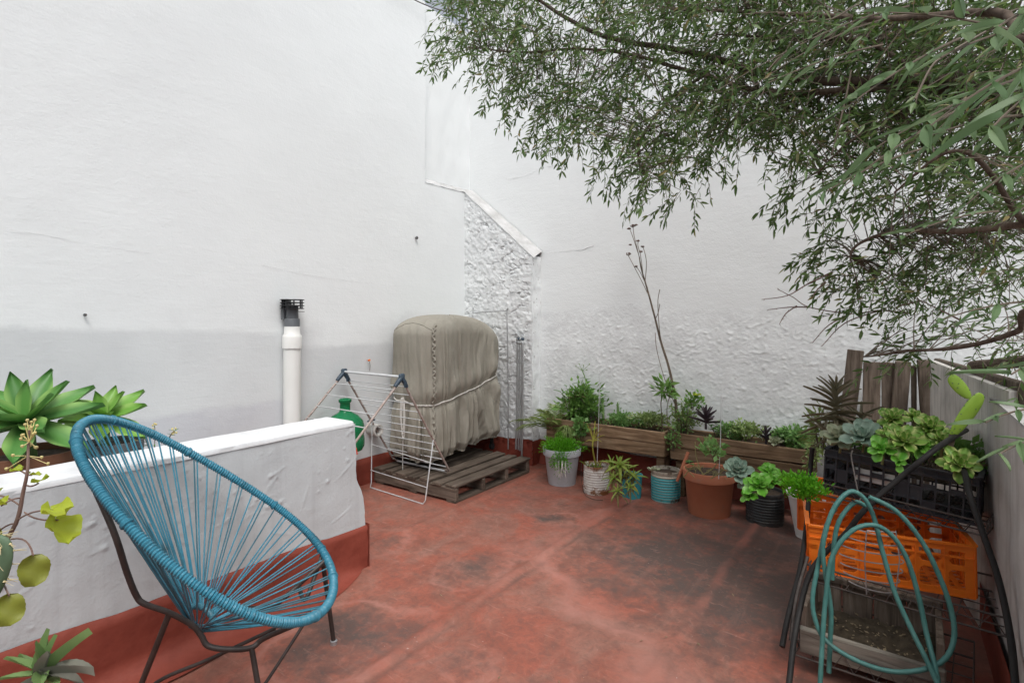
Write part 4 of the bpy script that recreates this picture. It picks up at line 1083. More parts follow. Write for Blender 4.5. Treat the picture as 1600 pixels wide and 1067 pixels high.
g = MB(); g.grid(lambda i, j: WM @ V((-ww / 2 + .02 + (ww - .04) * i / 30, .012 + .27 * j / 16, .022 + .035 * (j / 16) ** 1.3 + .02 * fbm(V((i * .3, j * .3, 4)), 4))) + wc, 30, 16); g.build('dry_litter', 'litter', wb, True)
g = MB()
for k in range(110):
    p = WM @ V((rng.uniform(-ww / 2 + .03, ww / 2 - .03), rng.uniform(.02, .27), 0)) + wc; p.z += .035 + .04 * (rng.random()) ; L = rng.uniform(.008, .022)
    a = rng.uniform(0, 6.3); dd = V((math.cos(a), math.sin(a), rng.uniform(-.4, .4))).normalized(); sx, sy = frame_of(dd)
    g.add([p, p + dd * L * .5 + sx * L * .25, p + dd * L, p + dd * L * .5 - sx * L * .25], [(0, 1, 2, 3)])
tag(g.build('dry_leaves', 'leaf_dry', wb), kind='stuff')

# ------------------------------------------------------------------ hose and wire basket
hz = thing('garden_hose', at(1330, 775, 2.0), 'teal green ribbed garden hose hung in loops over the crates', 'hose')
def hose(pts, r=.0078, nm='hose_loop'):
    q = crom([at(*p) for p in pts], 12)
    g = MB(); g.tube(q, [r * (1 + .05 * math.sin(k * 1.7)) for k in range(len(q))], 9); g.build(nm, 'hose_green', hz, True)
hose([(1281, 1075, 1.80), (1285, 1000, 1.84), (1290, 935, 1.87), (1300, 870, 1.88), (1330, 830, 1.87), (1365, 820, 1.86), (1395, 838, 1.85), (1418, 875, 1.83), (1435, 930, 1.80), (1448, 990, 1.76), (1462, 1045, 1.70), (1470, 1090, 1.68)])
hose([(1295, 1050, 1.86), (1297, 1000, 1.87), (1298, 950, 1.88), (1286, 870, 1.90), (1290, 830, 1.91), (1305, 790, 1.92), (1328, 768, 1.93), (1350, 778, 1.92), (1366, 810, 1.90), (1380, 865, 1.87), (1398, 925, 1.83), (1425, 985, 1.77), (1450, 1035, 1.71), (1475, 1090, 1.66)])
hose([(1358, 776, 1.88), (1400, 798, 1.85), (1440, 845, 1.81), (1470, 905, 1.77), (1488, 960, 1.74), (1490, 1000, 1.72), (1475, 1030, 1.71), (1440, 1046, 1.72), (1390, 1048, 1.75), (1335, 1030, 1.80), (1290, 1000, 1.85), (1273, 965, 1.88), (1270, 930, 1.90), (1279, 880, 1.92), (1292, 820, 1.94), (1312, 782, 1.95), (1332, 766, 1.95)])
hose([(1300, 905, 1.935), (1303, 850, 1.945), (1312, 812, 1.95), (1335, 785, 1.955), (1352, 790, 1.95)], .0078)
g = MB(); hook = [at(1332, 704, 2.10), at(1330, 712, 2.06), at(1334, 735, 2.02), at(1340, 765, 1.98), at(1345, 778, 1.96), at(1338, 784, 1.95), at(1330, 780, 1.95)]
g.tube(crom(hook, 6), .0026, 6); tag(g.build('wire_hook', 'wire_dark', origin=hook[0]), 'bent dark wire hook over the black crate rim carrying the hose', 'hook')
wbk = thing('wire_basket', at(1358, 905, 1.97), 'silver curved wire basket hanging in front of the orange crate', 'wire basket')
q0 = at(1360, 862, 2.02)
for k in range(7):
    z = q0.z + .085 - .034 * k; w = (.075, .10, .112, .116, .112, .10, .08)[k]
    g = MB(); e = V((C_, S_, 0)); f = V((-S_, C_, 0))
    g.tube([V((q0.x, q0.y, z)) + e * (w * math.cos(a) * 1.0) - f * (.06 * math.sin(a)) + V((0, 0, -.012 * math.cos(a))) for a in [math.pi * (1 + .0) * i / 18 for i in range(19)]], .0022, 5); g.build('hoop', 'steel_galv', wbk, True)
for s_ in (-.05, .055):
    g = MB(); g.tube([q0 + e * s_ - f * .055 + V((0, 0, .10)), q0 + e * s_ * 1.2 - f * .06 + V((0, 0, 0)), q0 + e * s_ - f * .055 + V((0, 0, -.13))], .002, 5); g.build('upright', 'steel_galv', wbk, True)
g = MB(); g.tube([q0 + e * -.05 - f * .055 + V((0, 0, .10)), q0 + e * .055 - f * .055 + V((0, 0, .095))], .002, 5); g.build('handle', 'steel_galv', wbk, True)
# ------------------------------------------------------------------ leaf shapes (shared meshes, length 1 along +Y, face up +Z)
def leafmesh(name, mat, width, ns=7, chan=.0, droop=.0, tipcurl=0, shape='lance', thick=0, nx=2, tooth=0, wave=0):
    g = MB(); prof = []
    for i in range(ns + 1):
        s = i / ns
        if shape == 'lance': w = math.sin(math.pi * min(1, s ** .75)) ** .9
        elif shape == 'agave': w = (.42 + .58 * math.sin(math.pi * min(1, (s / .62)) / 2)) if s < .62 else max(0, 1 - ((s - .62) / .38)) ** .85
        elif shape == 'spoon': w = (.30 + .70 * math.sin(math.pi * min(1, s / .68) / 2) ** 1.6) if s < .68 else math.sqrt(max(0, 1 - ((s - .68) / .33) ** 2))
        elif shape == 'round': w = math.sqrt(max(0, 1 - (2 * s - 1) ** 2)) ** .8
        elif shape == 'strap': w = (1 - .3 * s) if s < .75 else (1 - .225) * max(0, 1 - ((s - .75) / .25) ** 1.5)
        w = max(w, .02)
        if tooth and 0 < i < ns: w *= 1 + tooth * (1 if i % 2 else -1)
        prof.append((s, w * width / 2))
    def pt(s, w, u, off=0):
        x = w * u; z = chan * width * (u * u) * (1.0 - .3 * s) - droop * s * s + tipcurl * max(0, s - .7) ** 2 * 3 + wave * math.sin(s * 9 + u * 2) * width * abs(u)
        return (x, s * (1 - .15 * abs(droop)), z + off)
    if not thick:
        g.grid(lambda i, j: pt(*prof[i], -1 + 2 * j / (nx), 0), ns, nx)
    else:
        m = nx; ring = []
        for i in range(ns + 1):
            s, w = prof[i]; th = thick * (w / (width / 2)) ** .6 * .5
            up = [pt(s, w, -1 + 2 * j / m, th * (1 - (-1 + 2 * j / m) ** 2) ** .5 if 0 < j < m else 0) for j in range(m + 1)]
            dn = [pt(s, w, 1 - 2 * j / m, -th * (1 - (1 - 2 * j / m) ** 2) ** .5) for j in range(1, m)]
            ring.append(up + dn)
        k = len(ring[0]); vs = [q for r_ in ring for q in r_]
        fs = [(i * k + j, i * k + (j + 1) % k, (i + 1) * k + (j + 1) % k, (i + 1) * k + j) for i in range(ns) for j in range(k)]
        fs.append(tuple(ns * k + j for j in range(k)))
        g.add(vs, fs)
    me = g.mesh(name, True); me.materials.append(MATS[mat]); return me
def lmat(p, az, el, L, wid=1.0, roll=0, base=None):
    """a leaf at p pointing to azimuth az, raised by el"""
    M = Matrix.Rotation(az, 4, 'Z') @ Matrix.Rotation(el, 4, 'X') @ Matrix.Rotation(roll, 4, 'Y') @ Matrix.Diagonal((L * wid, L, L, 1))
    if base is not None: M = base @ M
    return Matrix.Translation(p) @ M
def tilt_to(n): return V((0, 0, 1)).rotation_difference(V(n).normalized()).to_matrix().to_4x4()

def rosette(parent, c, n, me, L0, L1, e0, e1, nrm=(0, 0, 1), wid=1.0, jit=.12, rise=.0, start=0):
    B = tilt_to(nrm)
    for k in range(n):
        f = k / max(1, n - 1); az = start + k * 2.39996 + rng.uniform(-jit, jit)
        L = (L0 + (L1 - L0) * f) * rng.uniform(.92, 1.08); el = e0 + (e1 - e0) * f ** .8 + rng.uniform(-jit, jit) * .6
        p = V(c) + (B @ V((0, 0, rise * (1 - f))).to_4d()).to_3d()
        inst('leaf', me, parent, lmat(p, az, el, L, wid, rng.uniform(-.1, .1), B))

AG = leafmesh('agave_leaf', 'leaf_agave', .34, 14, .30, .16, .1, 'agave', .035, 6)
AGL = leafmesh('agave_leaf', 'leaf_agave_light', .40, 14, .30, .12, .1, 'agave', .035, 6)
SPG = leafmesh('rosette_leaf', 'leaf_glaucous', .62, 6, .35, -.05, .25, 'spoon', .09, 4)
SPW = leafmesh('rosette_leaf', 'leaf_glaucous_warm', .62, 6, .35, -.05, .25, 'spoon', .09, 4)
SPA = leafmesh('rosette_leaf', 'leaf_aeonium', .66, 6, .30, .05, .1, 'spoon', .07, 4)
SPV = leafmesh('rosette_leaf', 'leaf_variegated', .56, 6, .35, .05, .1, 'spoon', .07, 4)
SPL = leafmesh('rosette_leaf', 'leaf_purple', .34, 6, .3, .1, 0, 'agave', .05, 4)
KAL = leafmesh('narrow_leaf', 'leaf_kalanchoe', .13, 6, .5, .25, 0, 'strap', .05, 2)
BRO = leafmesh('strap_leaf', 'leaf_brom', .15, 7, .5, .35, 0, 'strap', 0, 2)
BRB = leafmesh('strap_leaf', 'leaf_brom_brown', .15, 7, .5, .45, 0, 'strap', 0, 2)
LAN = leafmesh('lance_leaf', 'leaf_broad', .30, 6, .3, .2, 0, 'lance', 0, 2)
SAGE = leafmesh('toothed_leaf', 'leaf_sage', .24, 13, .5, .12, 0, 'lance', 0, 2, .07)
MAUV = leafmesh('toothed_leaf', 'leaf_mauve', .19, 13, .7, .25, 0, 'lance', 0, 2, .07)
RYE = leafmesh('round_leaf', 'leaf_yellow', .88, 14, .28, .16, 0, 'round', 0, 6, .02, .14)
ROL = leafmesh('round_leaf', 'leaf_olive', .80, 14, .2, .18, 0, 'round', 0, 6, .02, .14)

# ------------------------------------------------------------------ agaves behind the parapet
def bigpot(name, label, p, r, z0, z1, mat):
    t = thing(name, (p.x, p.y, z0), label, 'pot'); g = MB(); h = z1 - z0; q = V((p.x, p.y, z0))
    g.lathe([(0, .006), (r * .72, .006), (r * .75, 0), (r, h * .84), (r * 1.07, h * .85), (r * 1.08, h), (r, h), (r * .97, h * .9)], q, 32); g.build('body', mat, t, True)
    g = MB(); g.lathe([(0, h * .93), (r * .97, h * .9)], q, 24); g.build('soil', 'soil', t, True)
p1 = V((-2.83, .66, .86)); p2 = V((-2.87, .93, .835))
bigpot('agave_pot', 'brown clay pot of the big agave just behind the parapet', p1, .16, .478, .765, 'pot_brown')
bigpot('agave_pot', 'dark grey pot of the smaller pale agave behind the chair rim', p2 + V((0, .03, 0)), .11, .478, .745, 'pvc_grey')
t = thing('agave_plant', p1 - V((0, 0, .09)), 'large broad-leaved green agave behind the parapet at the left edge', 'agave')
g = MB(); g.tube([p1 - V((0, 0, .12)), p1 - V((0, 0, .0))], [.03, .022], 8); g.build('stem', 'leaf_sage', t, True)
rosette(t, p1, 17, AG, .19, .30, 1.30, .0, (.45, -.35, 1), jit=.16, rise=.02, start=.6)
t = thing('agave_plant', p2 - V((0, 0, .09)), 'smaller pale green agave rosette behind the blue chair rim', 'agave')
g = MB(); g.tube([p2 - V((0, 0, .12)), p2], [.024, .018], 8); g.build('stem', 'leaf_sage', t, True)
rosette(t, p2, 13, AGL, .13, .235, 1.25, -.05, (.4, -.3, 1), jit=.16, rise=.015, start=1.4)
# small leaf litter weed next to it
def weed(name, label, cat, base, stems, h, spread, leafn, me, L, mat='twig', flower=False, el=(-.2, .7)):
    t = thing(name, base, label, cat); g = MB()
    for k in range(stems):
        a = rng.uniform(0, 6.28); tip = base + V((math.cos(a) * spread, math.sin(a) * spread, h * rng.uniform(.7, 1)))
        q = bez(base + V((rng.uniform(-.01, .01), rng.uniform(-.01, .01), 0)), base.lerp(tip, .5) + V((0, 0, .25 * h)), tip, 6); g.tube(q, [.003 - .0003 * i for i in range(7)], 5)
        for j in range(leafn):
            f = .2 + .8 * (j + 1) / leafn; p = q[min(6, int(f * 6))]
            inst('leaf', me, t, lmat(p, rng.uniform(0, 6.28), rng.uniform(*el), L * rng.uniform(.6, 1.1)))
        if flower:
            m = MB()
            for j in range(4):
                c = tip + V([rng.uniform(-.012, .012) for _ in range(3)]); m.lathe([(0, -.005), (.005, 0), (.003, .006), (0, .007)], c, 6)
            m.build('flower_head', 'flower', t, True)
    g.build('stem', mat, t, True); return t
weed('flowering_weed', 'tiny yellow flowered weed behind the parapet right of the agaves', 'weed', V((-2.85, 1.12, .55)), 7, .24, .08, 5, LAN, .03, flower=True)

# ------------------------------------------------------------------ foreground plants at the left edge
base = at(-110, 905, 1.02)
pad = thing('prickly_pear', V((base.x, base.y, 0)), 'spiny dark green prickly pear pad cut by the left edge', 'cactus')
def padmesh(c, up, side, L, Wd, T, mat, nm, parent, dots=26, spine=.0, n=14):
    nrm = up.cross(side).normalized(); g = MB(); m = 20; vs_ = []
    g.grid(lambda i, j: c + up * (L * .5 * (1 - math.cos(math.pi * i / n))) + side * (math.cos(2 * math.pi * j / m) * Wd / 2 * math.sin(math.pi * i / n) ** .75 * (.72 + .5 * (i / n))) + nrm * (math.sin(2 * math.pi * j / m) * T / 2 * math.sin(math.pi * i / n) ** .8), n, m)
    o = g.build(nm, mat, parent, True)
    g = MB(); gs = MB()
    for k in range(dots):
        i = rng.uniform(.12, .95); j = rng.uniform(-1, 1); s_ = rng.choice((-1, 1)); w = Wd / 2 * math.sin(math.pi * i) ** .75 * (.72 + .5 * i)
        if k % 3 == 0: j = math.copysign(.98, j)
        p = c + up * (L * .5 * (1 - math.cos(math.pi * i))) + side * (j * w) + nrm * (s_ * T / 2 * math.sin(math.pi * i) ** .8 * math.sqrt(max(0, 1 - j * j)))
        g.lathe([(0, -.0015), (.0028, 0), (.0015, .0022), (0, .0025)], p, 5)
        if spine:
            for q in range(2):
                d = (nrm * s_ * .5 + side * j + V([rng.uniform(-.5, .5) for _ in range(3)])).normalized(); gs.tube([p, p + d * spine * rng.uniform(.5, 1.2)], [.0009, .0003], 4)
    g.build('areoles', 'thorn' if spine else 'cactus_old', o)
    if spine: tag(gs.build('spines', 'thorn', o), kind='stuff')
    return o
e_, f_ = V((C_, S_, 0)), V((-S_, C_, 0))
b1 = at(-42, 962, 1.0)
padmesh(b1, (V((0, 0, 1)) + e_ * .25).normalized(), e_, .155, .095, .028, 'cactus_old', 'pad', pad, 34, .028)
padmesh(V((base.x - .01, base.y, 0.0)) , V((0, 0, 1)), e_, b1.z + .03, .15, .04, 'cactus_old', 'trunk_pad', pad, 20, .02, 20)
vn = thing('leafy_vine', at(-15, 1000, 1.06), 'red stemmed plant with yellow green round leaves in front of the parapet', 'plant')
def vine():
    q = crom([at(-60, 1150, 1.10), at(-30, 960, 1.08), at(5, 858, 1.06), at(27, 812, 1.05), at(36, 770, 1.05), at(43, 735, 1.05), at(44, 700, 1.06), at(46, 672, 1.06)], 8)
    g = MB(); g.tube(q, [.0052 - .0034 * i / len(q) for i in range(len(q))], 7); g.build('stem', 'twig_dead', vn, True)
    specs = [((38, 800), (55, 815, 1.04), (90, 812, 1.00), RYE, .062, -.5), ((28, 812), (50, 795, 1.03), (83, 797, .99), RYE, .05, .1),
             ((18, 842), (45, 835, 1.02), (52, 868, 1.0), ROL, .058, -1.2), ((33, 778), (20, 777, 1.03), (2, 790, 1.03), RYE, .05, .2), ((32, 790), (5, 770, 1.06), (-10, 775, 1.05), RYE, .045, .3),
             ((22, 818), (10, 818, 1.05), (-8, 835, 1.05), RYE, .045, -.6), ((42, 758), (48, 762, 1.04), (60, 755, 1.03), RYE, .03, .5), ((44, 742), (40, 740, 1.05), (32, 735, 1.05), RYE, .022, .2), ((44, 742), (47, 742, 1.05), (50, 742, 1.05), RYE, .02, .1),
             ((0, 900), (5, 910, 1.03), (14, 930, .99), ROL, .056, -1.1)]
    for (sx, sy), c1, tip, me, L, el in specs:
        a = at(sx, sy, 1.05); tp = at(*tip); g = MB(); g.tube(bez(a, at(*c1), tp, 6), .0016, 5); g.build('petiole', 'twig_dead', vn, True)
        d = tp - a; az = math.atan2(-d.x, d.y)
        inst('leaf', me, vn, lmat(tp - V((-math.sin(az), math.cos(az), 0)) * L * .15, az, el, L, 1.0, rng.uniform(-.3, .3)))
    g = MB()
    for k in range(16):
        p = at(46 + rng.uniform(-14, 14), 672 + rng.uniform(-18, 28), 1.06 + rng.uniform(-.015, .015)); g.tube([at(46, 690, 1.06), p], .0009, 4)
        g.lathe([(0, -.003), (.003, 0), (.0027, .003), (0, .004)], p, 7)
    for tx, ty in ((20, 712), (10, 733), (65, 715), (75, 725)): p = at(tx, ty, 1.05); g.tube([at(44, 712, 1.06), p], .0007, 4); g.lathe([(0, -.003), (.003, 0), (.0027, .003), (0, .004)], p, 7)
    g.build('flower_buds', 'flower', vn, True)
vine()
c = at(66, 1052, 1.03)
tp_ = thing('toothed_plant', V((c.x, c.y, 0)), 'small pointed sage green plant at the bottom left corner', 'plant')
g = MB(); g.tube([V((c.x, c.y, .02)), V((c.x, c.y + .01, .3)), c], [.008, .007, .005], 7); g.build('stem', 'leaf_mauve', tp_, True)
def leafto(t, me, a, b, wid=1.0, roll=0):
    d = b - a; L = d.length; az = math.atan2(-d.x, d.y); el = math.atan2(d.z, math.hypot(d.x, d.y)); inst('leaf', me, t, lmat(a, az, el + .1, L, wid, roll))
for (tx, ty, dd, me, w) in ((75, 982, 1.02, SAGE, 1), (90, 990, 1.03, SAGE, .8), (54, 1003, 1.0, SAGE, .8), (144, 986, 1.0, SAGE, .65), (150, 1030, .98, MAUV, 1), (5, 1028, 1.0, SAGE, 1.1), (-5, 1062, .99, SAGE, 1), (20, 1075, .96, MAUV, 1), (128, 1062, .97, MAUV, 1), (60, 1085, .95, SAGE, 1), (95, 1075, .97, SAGE, .9), (72, 1010, .99, MAUV, 1.3), (30, 1022, 1.05, SAGE, 1.2), (100, 1040, 1.06, SAGE, 1)):
    leafto(tp_, me, c + V((0, 0, rng.uniform(-.02, .0))), at(tx, ty, dd), w, rng.uniform(-.4, .4))

# ------------------------------------------------------------------ joined small foliage
def foliage(parent, nm, c, rad, n, L, W_, mat, up=.4, seed=0, droop=0, stems=6, stemr=.002, stuff=True, soil_z=None):
    r_ = random.Random(seed + 5); g = MB(); c = V(c)
    for k in range(n):
        while True:
            q = V([r_.uniform(-1, 1) for _ in range(3)])
            if q.length <= 1: break
        bump_ = .85 + .85 * noise.noise(q * 2.6 + V((seed, 0, 0)))
        p = c + V((q.x * rad[0] * bump_, q.y * rad[1] * bump_, q.z * rad[2] * bump_))
        if soil_z is not None and p.z < soil_z + .004: p.z = soil_z + .004 + r_.uniform(0, .02)
        d = (V((q.x, q.y, q.z * .6 + up)) + V([r_.gauss(0, .45) for _ in range(3)])).normalized(); d.z -= droop; d.normalize()
        x, y = frame_of(d); a = r_.uniform(0, 6.28); x = x * math.cos(a) + y * math.sin(a); y = d.cross(x)
        l = L * r_.uniform(.6, 1.2); w = W_ * r_.uniform(.8, 1.2) / 2
        g.add([p, p + d * l * .45 + x * w + y * w * .4, p + d * l + y * w * .2, p + d * l * .45 - x * w + y * w * .4], [(0, 1, 2), (0, 2, 3)])
    o = g.build(nm, mat, parent, True)
    if stuff: o['kind'] = 'stuff'
    g = MB()
    for k in range(stems):
        a = r_.uniform(0, 6.28); rr = r_.random()
        tip = c + V((math.cos(a) * rad[0] * rr, math.sin(a) * rad[1] * rr, rad[2] * r_.uniform(0, .8))); b0 = V((c.x + (tip.x - c.x) * .3, c.y + (tip.y - c.y) * .3, (soil_z if soil_z is not None else c.z - rad[2])))
        g.tube(bez(b0, b0.lerp(tip, .5) + V((0, 0, .02)), tip, 4), stemr, 4)
    if stems: g.build('stem', 'twig', parent, True)
def bush(name, label, px, py, Y, rad, n, L, W_, mat, seed, cat='plant', soil_z=None, **k):
    c = atY(px, py, Y); t = thing(name, V((c.x, c.y, soil_z if soil_z is not None else c.z - rad[2])), label, cat)
    foliage(t, 'leaves', c, rad, n, L, W_, mat, seed=seed, soil_z=soil_z, **k); return t, c
SZ = .435
# planter nearer the pier
bush('creeping_succulent', 'creeping pale succulent along the near pier planter right end', 1015, 655, 3.99, (.15, .09, .055), 900, .026, .014, 'leaf_sedum', 1, soil_z=SZ)
bush('creeping_succulent', 'low green succulent mat in the middle of the planter nearer the pier', 970, 655, 4.0, (.12, .09, .06), 800, .024, .013, 'leaf_mint', 2, soil_z=SZ)
bush('leafy_weed', 'dense leafy green weed at the left of the planter nearer the pier', 908, 632, 3.98, (.19, .11, .17), 850, .058, .022, 'leaf_mid', 3, soil_z=SZ)
bush('trailing_herb', 'broad green herb trailing over the front of the planter nearer the pier', 908, 668, 3.85, (.075, .05, .075), 120, .045, .034, 'leaf_mint', 4, droop=.2)
# tall flowering weed
t = thing('tall_weed', atY(912, 665, 4.0), 'tall thin weed with flower buds rising over the planter near the pier', 'weed')
q = crom([atY(a, b, 4.0) for a, b in ((912, 665), (915, 640), (918, 612), (914, 590), (908, 575))], 5); g = MB(); g.tube(q, .004, 6)
for b in ((900, 572), (905, 569), (912, 571), (917, 578), (921, 569)): e2 = atY(*b, 4.0); g.tube([q[-3], e2], .0018, 4); g.lathe([(0, -.006), (.006, 0), (.004, .007), (0, .008)], e2, 6)
g.build('stem', 'leaf_sage', t, True)
for k in range(11):
    p = q[2 + k * (len(q) - 6) // 11]; inst('leaf', LAN, t, lmat(p, rng.uniform(0, 6.28), rng.uniform(-.1, .7), .085 - .004 * k, 1.1))
# striped rosette and spikes
t = thing('striped_rosette', atY(905, 640, 3.98), 'olive striped rosette plant standing above the planter near the pier', 'plant')
rosette(t, atY(904, 622, 3.98), 12, BRB, .09, .13, 1.2, .3, wid=1.6)
for px, yt, yb, lb in ((965, 628, 662, 'thin upright green cactus spike in the planter nearer the pier'), (942, 630, 662, 'short curved green spike beside the wire stake in the planter')):
    a = atY(px + 1, yb, 4.0); b = atY(px, yt, 4.0); t = thing('cactus_spike', a, lb, 'cactus'); g = MB(); g.tube([a, a.lerp(b, .4), a.lerp(b, .85), b], [.008, .011, .009, .003], 8); g.build('stem', 'leaf_sage', t, True)
    g = MB()
    for k in range(26):
        f = rng.random(); p = a.lerp(b, f); an = rng.uniform(0, 6.28); g.tube([p, p + V((math.cos(an) * .016, math.sin(an) * .016, .012))], [.003, .001], 4)
    g.build('leaflets', 'leaf_mint', t, True)
# palm-like fern
def palm(base, fr, L, label, seed):
    r_ = random.Random(seed); t = thing('young_palm', base, label, 'palm')
    for (az, el, l, dr) in fr:
        g = MB(); q = [base + V((math.cos(az) * l * L * s * math.cos(el), math.sin(az) * l * L * s * math.cos(el), l * L * (s * math.sin(el) - dr * s * s))) for s in [i / 12 for i in range(13)]]
        g.tube(q, [.003 - .00018 * i for i in range(13)], 5)
        for i in range(2, 13):
            d = (q[i] - q[i - 1]).normalized(); x, y = frame_of(d); sd = d.cross(V((0, 0, 1))).normalized()
            for sg in (-1, 1):
                for o in (0, .5):
                    p = q[i - 1].lerp(q[i], o); ld = (sd * sg * .8 + d * .75 + V((0, 0, r_.uniform(-.1, .25)))).normalized(); ll = L * .33 * (1 - .5 * abs(i / 12 - .45)) * r_.uniform(.85, 1.1); w = d * .0042
                    g.add([p - w, p + w, p + ld * ll * .6 + w * .8 - V((0, 0, .006)), p + ld * ll - V((0, 0, .02)), p + ld * ll * .6 - w * .8 - V((0, 0, .006))], [(0, 1, 2, 3, 4)])
        g.build('frond', 'leaf_palm', t)
b0 = atY(868, 672, 3.92)
palm(b0, [(math.pi + .15, .5, 1.25, .35), (math.pi - .5, .8, .95, .3), (2.2, 1.1, .95, .3), (-2.2, .8, .8, .3), (-1.2, .9, .85, .4), (.2, 1.0, .9, .35), (-.6, .6, .8, .5), (1.2, 1.2, 1.0, .25), (-1.8, 1.15, .9, .35), (3.0, .95, .8, .4), (-2.6, .5, 1.0, .4), (.8, .8, .9, .4)], .34, 'feathery young palm leaning left from the planter by the pier', 3)
# grass tuft hanging down into the bucket
def grass(name, label, c, n, L, mat, spread, droop, seed, cat='grass tuft'):
    r_ = random.Random(seed); t = thing(name, c, label, cat); g = MB()
    for k in range(n):
        a = r_.uniform(0, 6.28); l = L * r_.uniform(.6, 1.1); sp = spread * r_.uniform(.3, 1); d = V((math.cos(a), math.sin(a), 0)); p0 = V(c) + d * r_.uniform(0, .015); w = V((-d.y, d.x, 0)) * .0028
        pr = None
        for i in range(6):
            s = i / 5; p = p0 + d * sp * s + V((0, 0, l * (s - droop * s * s))); ww = w * (1 - s * .85)
            if pr: o = len(g.v); g.v += [tuple(pr[0]), tuple(pr[1]), tuple(p + ww), tuple(p - ww)]; g.f.append((o, o + 1, o + 2, o + 3))
            pr = (p - ww, p + ww)
    ob = g.build('blades', mat, t); ob['kind'] = 'stuff'; return t
grass('spider_plant', 'pale arching spider plant between the palm and the grey bucket', atY(885, 672, 3.83), 110, .20, 'leaf_palm', .13, 1.55, 4)
c = G(878, 754); t = thing('moss_plant', c + V((0, 0, .25)), 'bright green feathery moss plant spilling from the grey bucket', 'plant')
foliage(t, 'leaves', c + V((0, 0, .285)), (.165, .165, .075), 3600, .022, .006, 'leaf_bright', up=1.0, seed=9, stems=0)
foliage(t, 'trailing_leaves', c + V((.06, -.135, .215)), (.085, .03, .095), 800, .020, .006, 'leaf_bright', up=-.2, seed=10, stems=0)
g = MB()
for k in range(14):
    a = c + V((rng.uniform(.03, .12), -.15, .22)); g.tube(bez(a, a + V((.01, -.03, -.05)), a + V((rng.uniform(-.03, .05), -.02, rng.uniform(-.14, -.06))), 4), .0012, 4)
g.build('dry_roots', 'rope_white', t)
# yellow stalk in the rusty tin
c = G(932, 768) + V((0, 0, .17)); t = thing('yellow_stalk', c, 'thin yellow green jointed stalk growing in the rusty white tin', 'plant'); g = MB()
q = crom([c, atY(926, 700, 3.55), atY(928, 680, 3.55), atY(930, 658, 3.55)], 5); g.tube(q, [.0065 - .0002 * i for i in range(len(q))], 7)
for (x, y) in ((917, 662), (922, 668), (938, 672), (941, 668), (933, 674), (945, 680), (915, 690), (940, 690)): g.tube(bez(atY(927, 690, 3.55), atY((x + 927) / 2, (y + 690) / 2 - 5, 3.55), atY(x, y, 3.53), 5), [.003, .003, .003, .0025, .002, .001], 5)
g.build('stem', 'leaf_stalk', t, True)
for k in range(9): p = c + V((rng.uniform(-.05, .05), rng.uniform(-.06, .02), .0)); inst('leaf', BRO, t, lmat(p, rng.uniform(0, 6.28), rng.uniform(.9, 1.3), rng.uniform(.06, .11), .6))
# bromeliads over the turquoise pot
c = G(975, 778) + V((0, 0, .0)); t = thing('bromeliad_clump', c, 'olive bromeliad clump hanging over the small turquoise pot', 'plant')
for (px, py, Y, n, L) in ((968, 728, 3.45, 13, .13), (990, 745, 3.50, 11, .10), (960, 748, 3.38, 10, .10), (966, 768, 3.33, 10, .085), (980, 735, 3.5, 9, .11), (955, 725, 3.46, 8, .10), (985, 762, 3.40, 9, .08)):
    p = atY(px, py, Y); rosette(t, p, n, BRO, L * .6, L, 1.3, .05, (rng.uniform(-.4, .4), -.35, 1), wid=1.25)
    rosette(t, p - V((0, 0, .02)), 5, BRB, L * .8, L, -.1, -.7, (0, -.3, 1), wid=1.1)
g = MB(); 
for (px, py) in ((968, 728), (960, 748), (966, 768), (985, 762), (955, 725)): g.tube(bez(G(978, 776) + V((0, 0, .12)), atY(974, 735, 3.5), atY(px, py + 3, 3.45), 5), .006, 6)
g.build('stem', 'twig', t, True)
# striped tin: pale rosette
c = G(1030, 779) + V((0, 0, .19)); t = thing('pale_rosette', c, 'small pale rosette in the turquoise striped tin', 'succulent'); rosette(t, c + V((-.03, -.04, .01)), 12, SPW, .03, .055, 1.1, .1)
# terracotta pot: leafy sprig and dry stems
c = G(1108, 801) + V((0, 0, .26)); t = thing('leafy_sprig', c, 'green leafy sprig with bare stems in the terracotta pot', 'plant'); g = MB()
for pts in (((1098, 742), (1088, 715), (1086, 690)), ((1098, 742), (1120, 725), (1112, 705)), ((1085, 745), (1075, 735), (1070, 727)), ((1110, 748), (1130, 735), (1150, 712)), ((1100, 742), (1085, 728), (1068, 745))): g.tube(crom([atY(a, b, 3.02) for a, b in pts], 5), .0028, 5)
g.build('stem', 'leaf_brom_brown', t, True)
foliage(t, 'leaves', atY(1112, 700, 3.02), (.065, .06, .055), 90, .038, .024, 'leaf_mint', seed=21, stems=3, stuff=False)
for (x, y) in ((1078, 725), (1083, 722), (1072, 722)): inst('leaf', LAN, t, lmat(atY(x, y, 3.0), rng.uniform(0, 6), .3, .045, 2.0))
g = MB()
for k in range(18): a = c + V((rng.uniform(-.1, .1), rng.uniform(-.1, .1), .004)); g.tube(bez(a, a + V((rng.uniform(-.06, .06), rng.uniform(-.05, .05), .05)), a + V((rng.uniform(-.1, .1), rng.uniform(-.06, .06), .01)), 5), .0016, 4)
g.build('dry_stems', 'leaf_brom_brown', t)
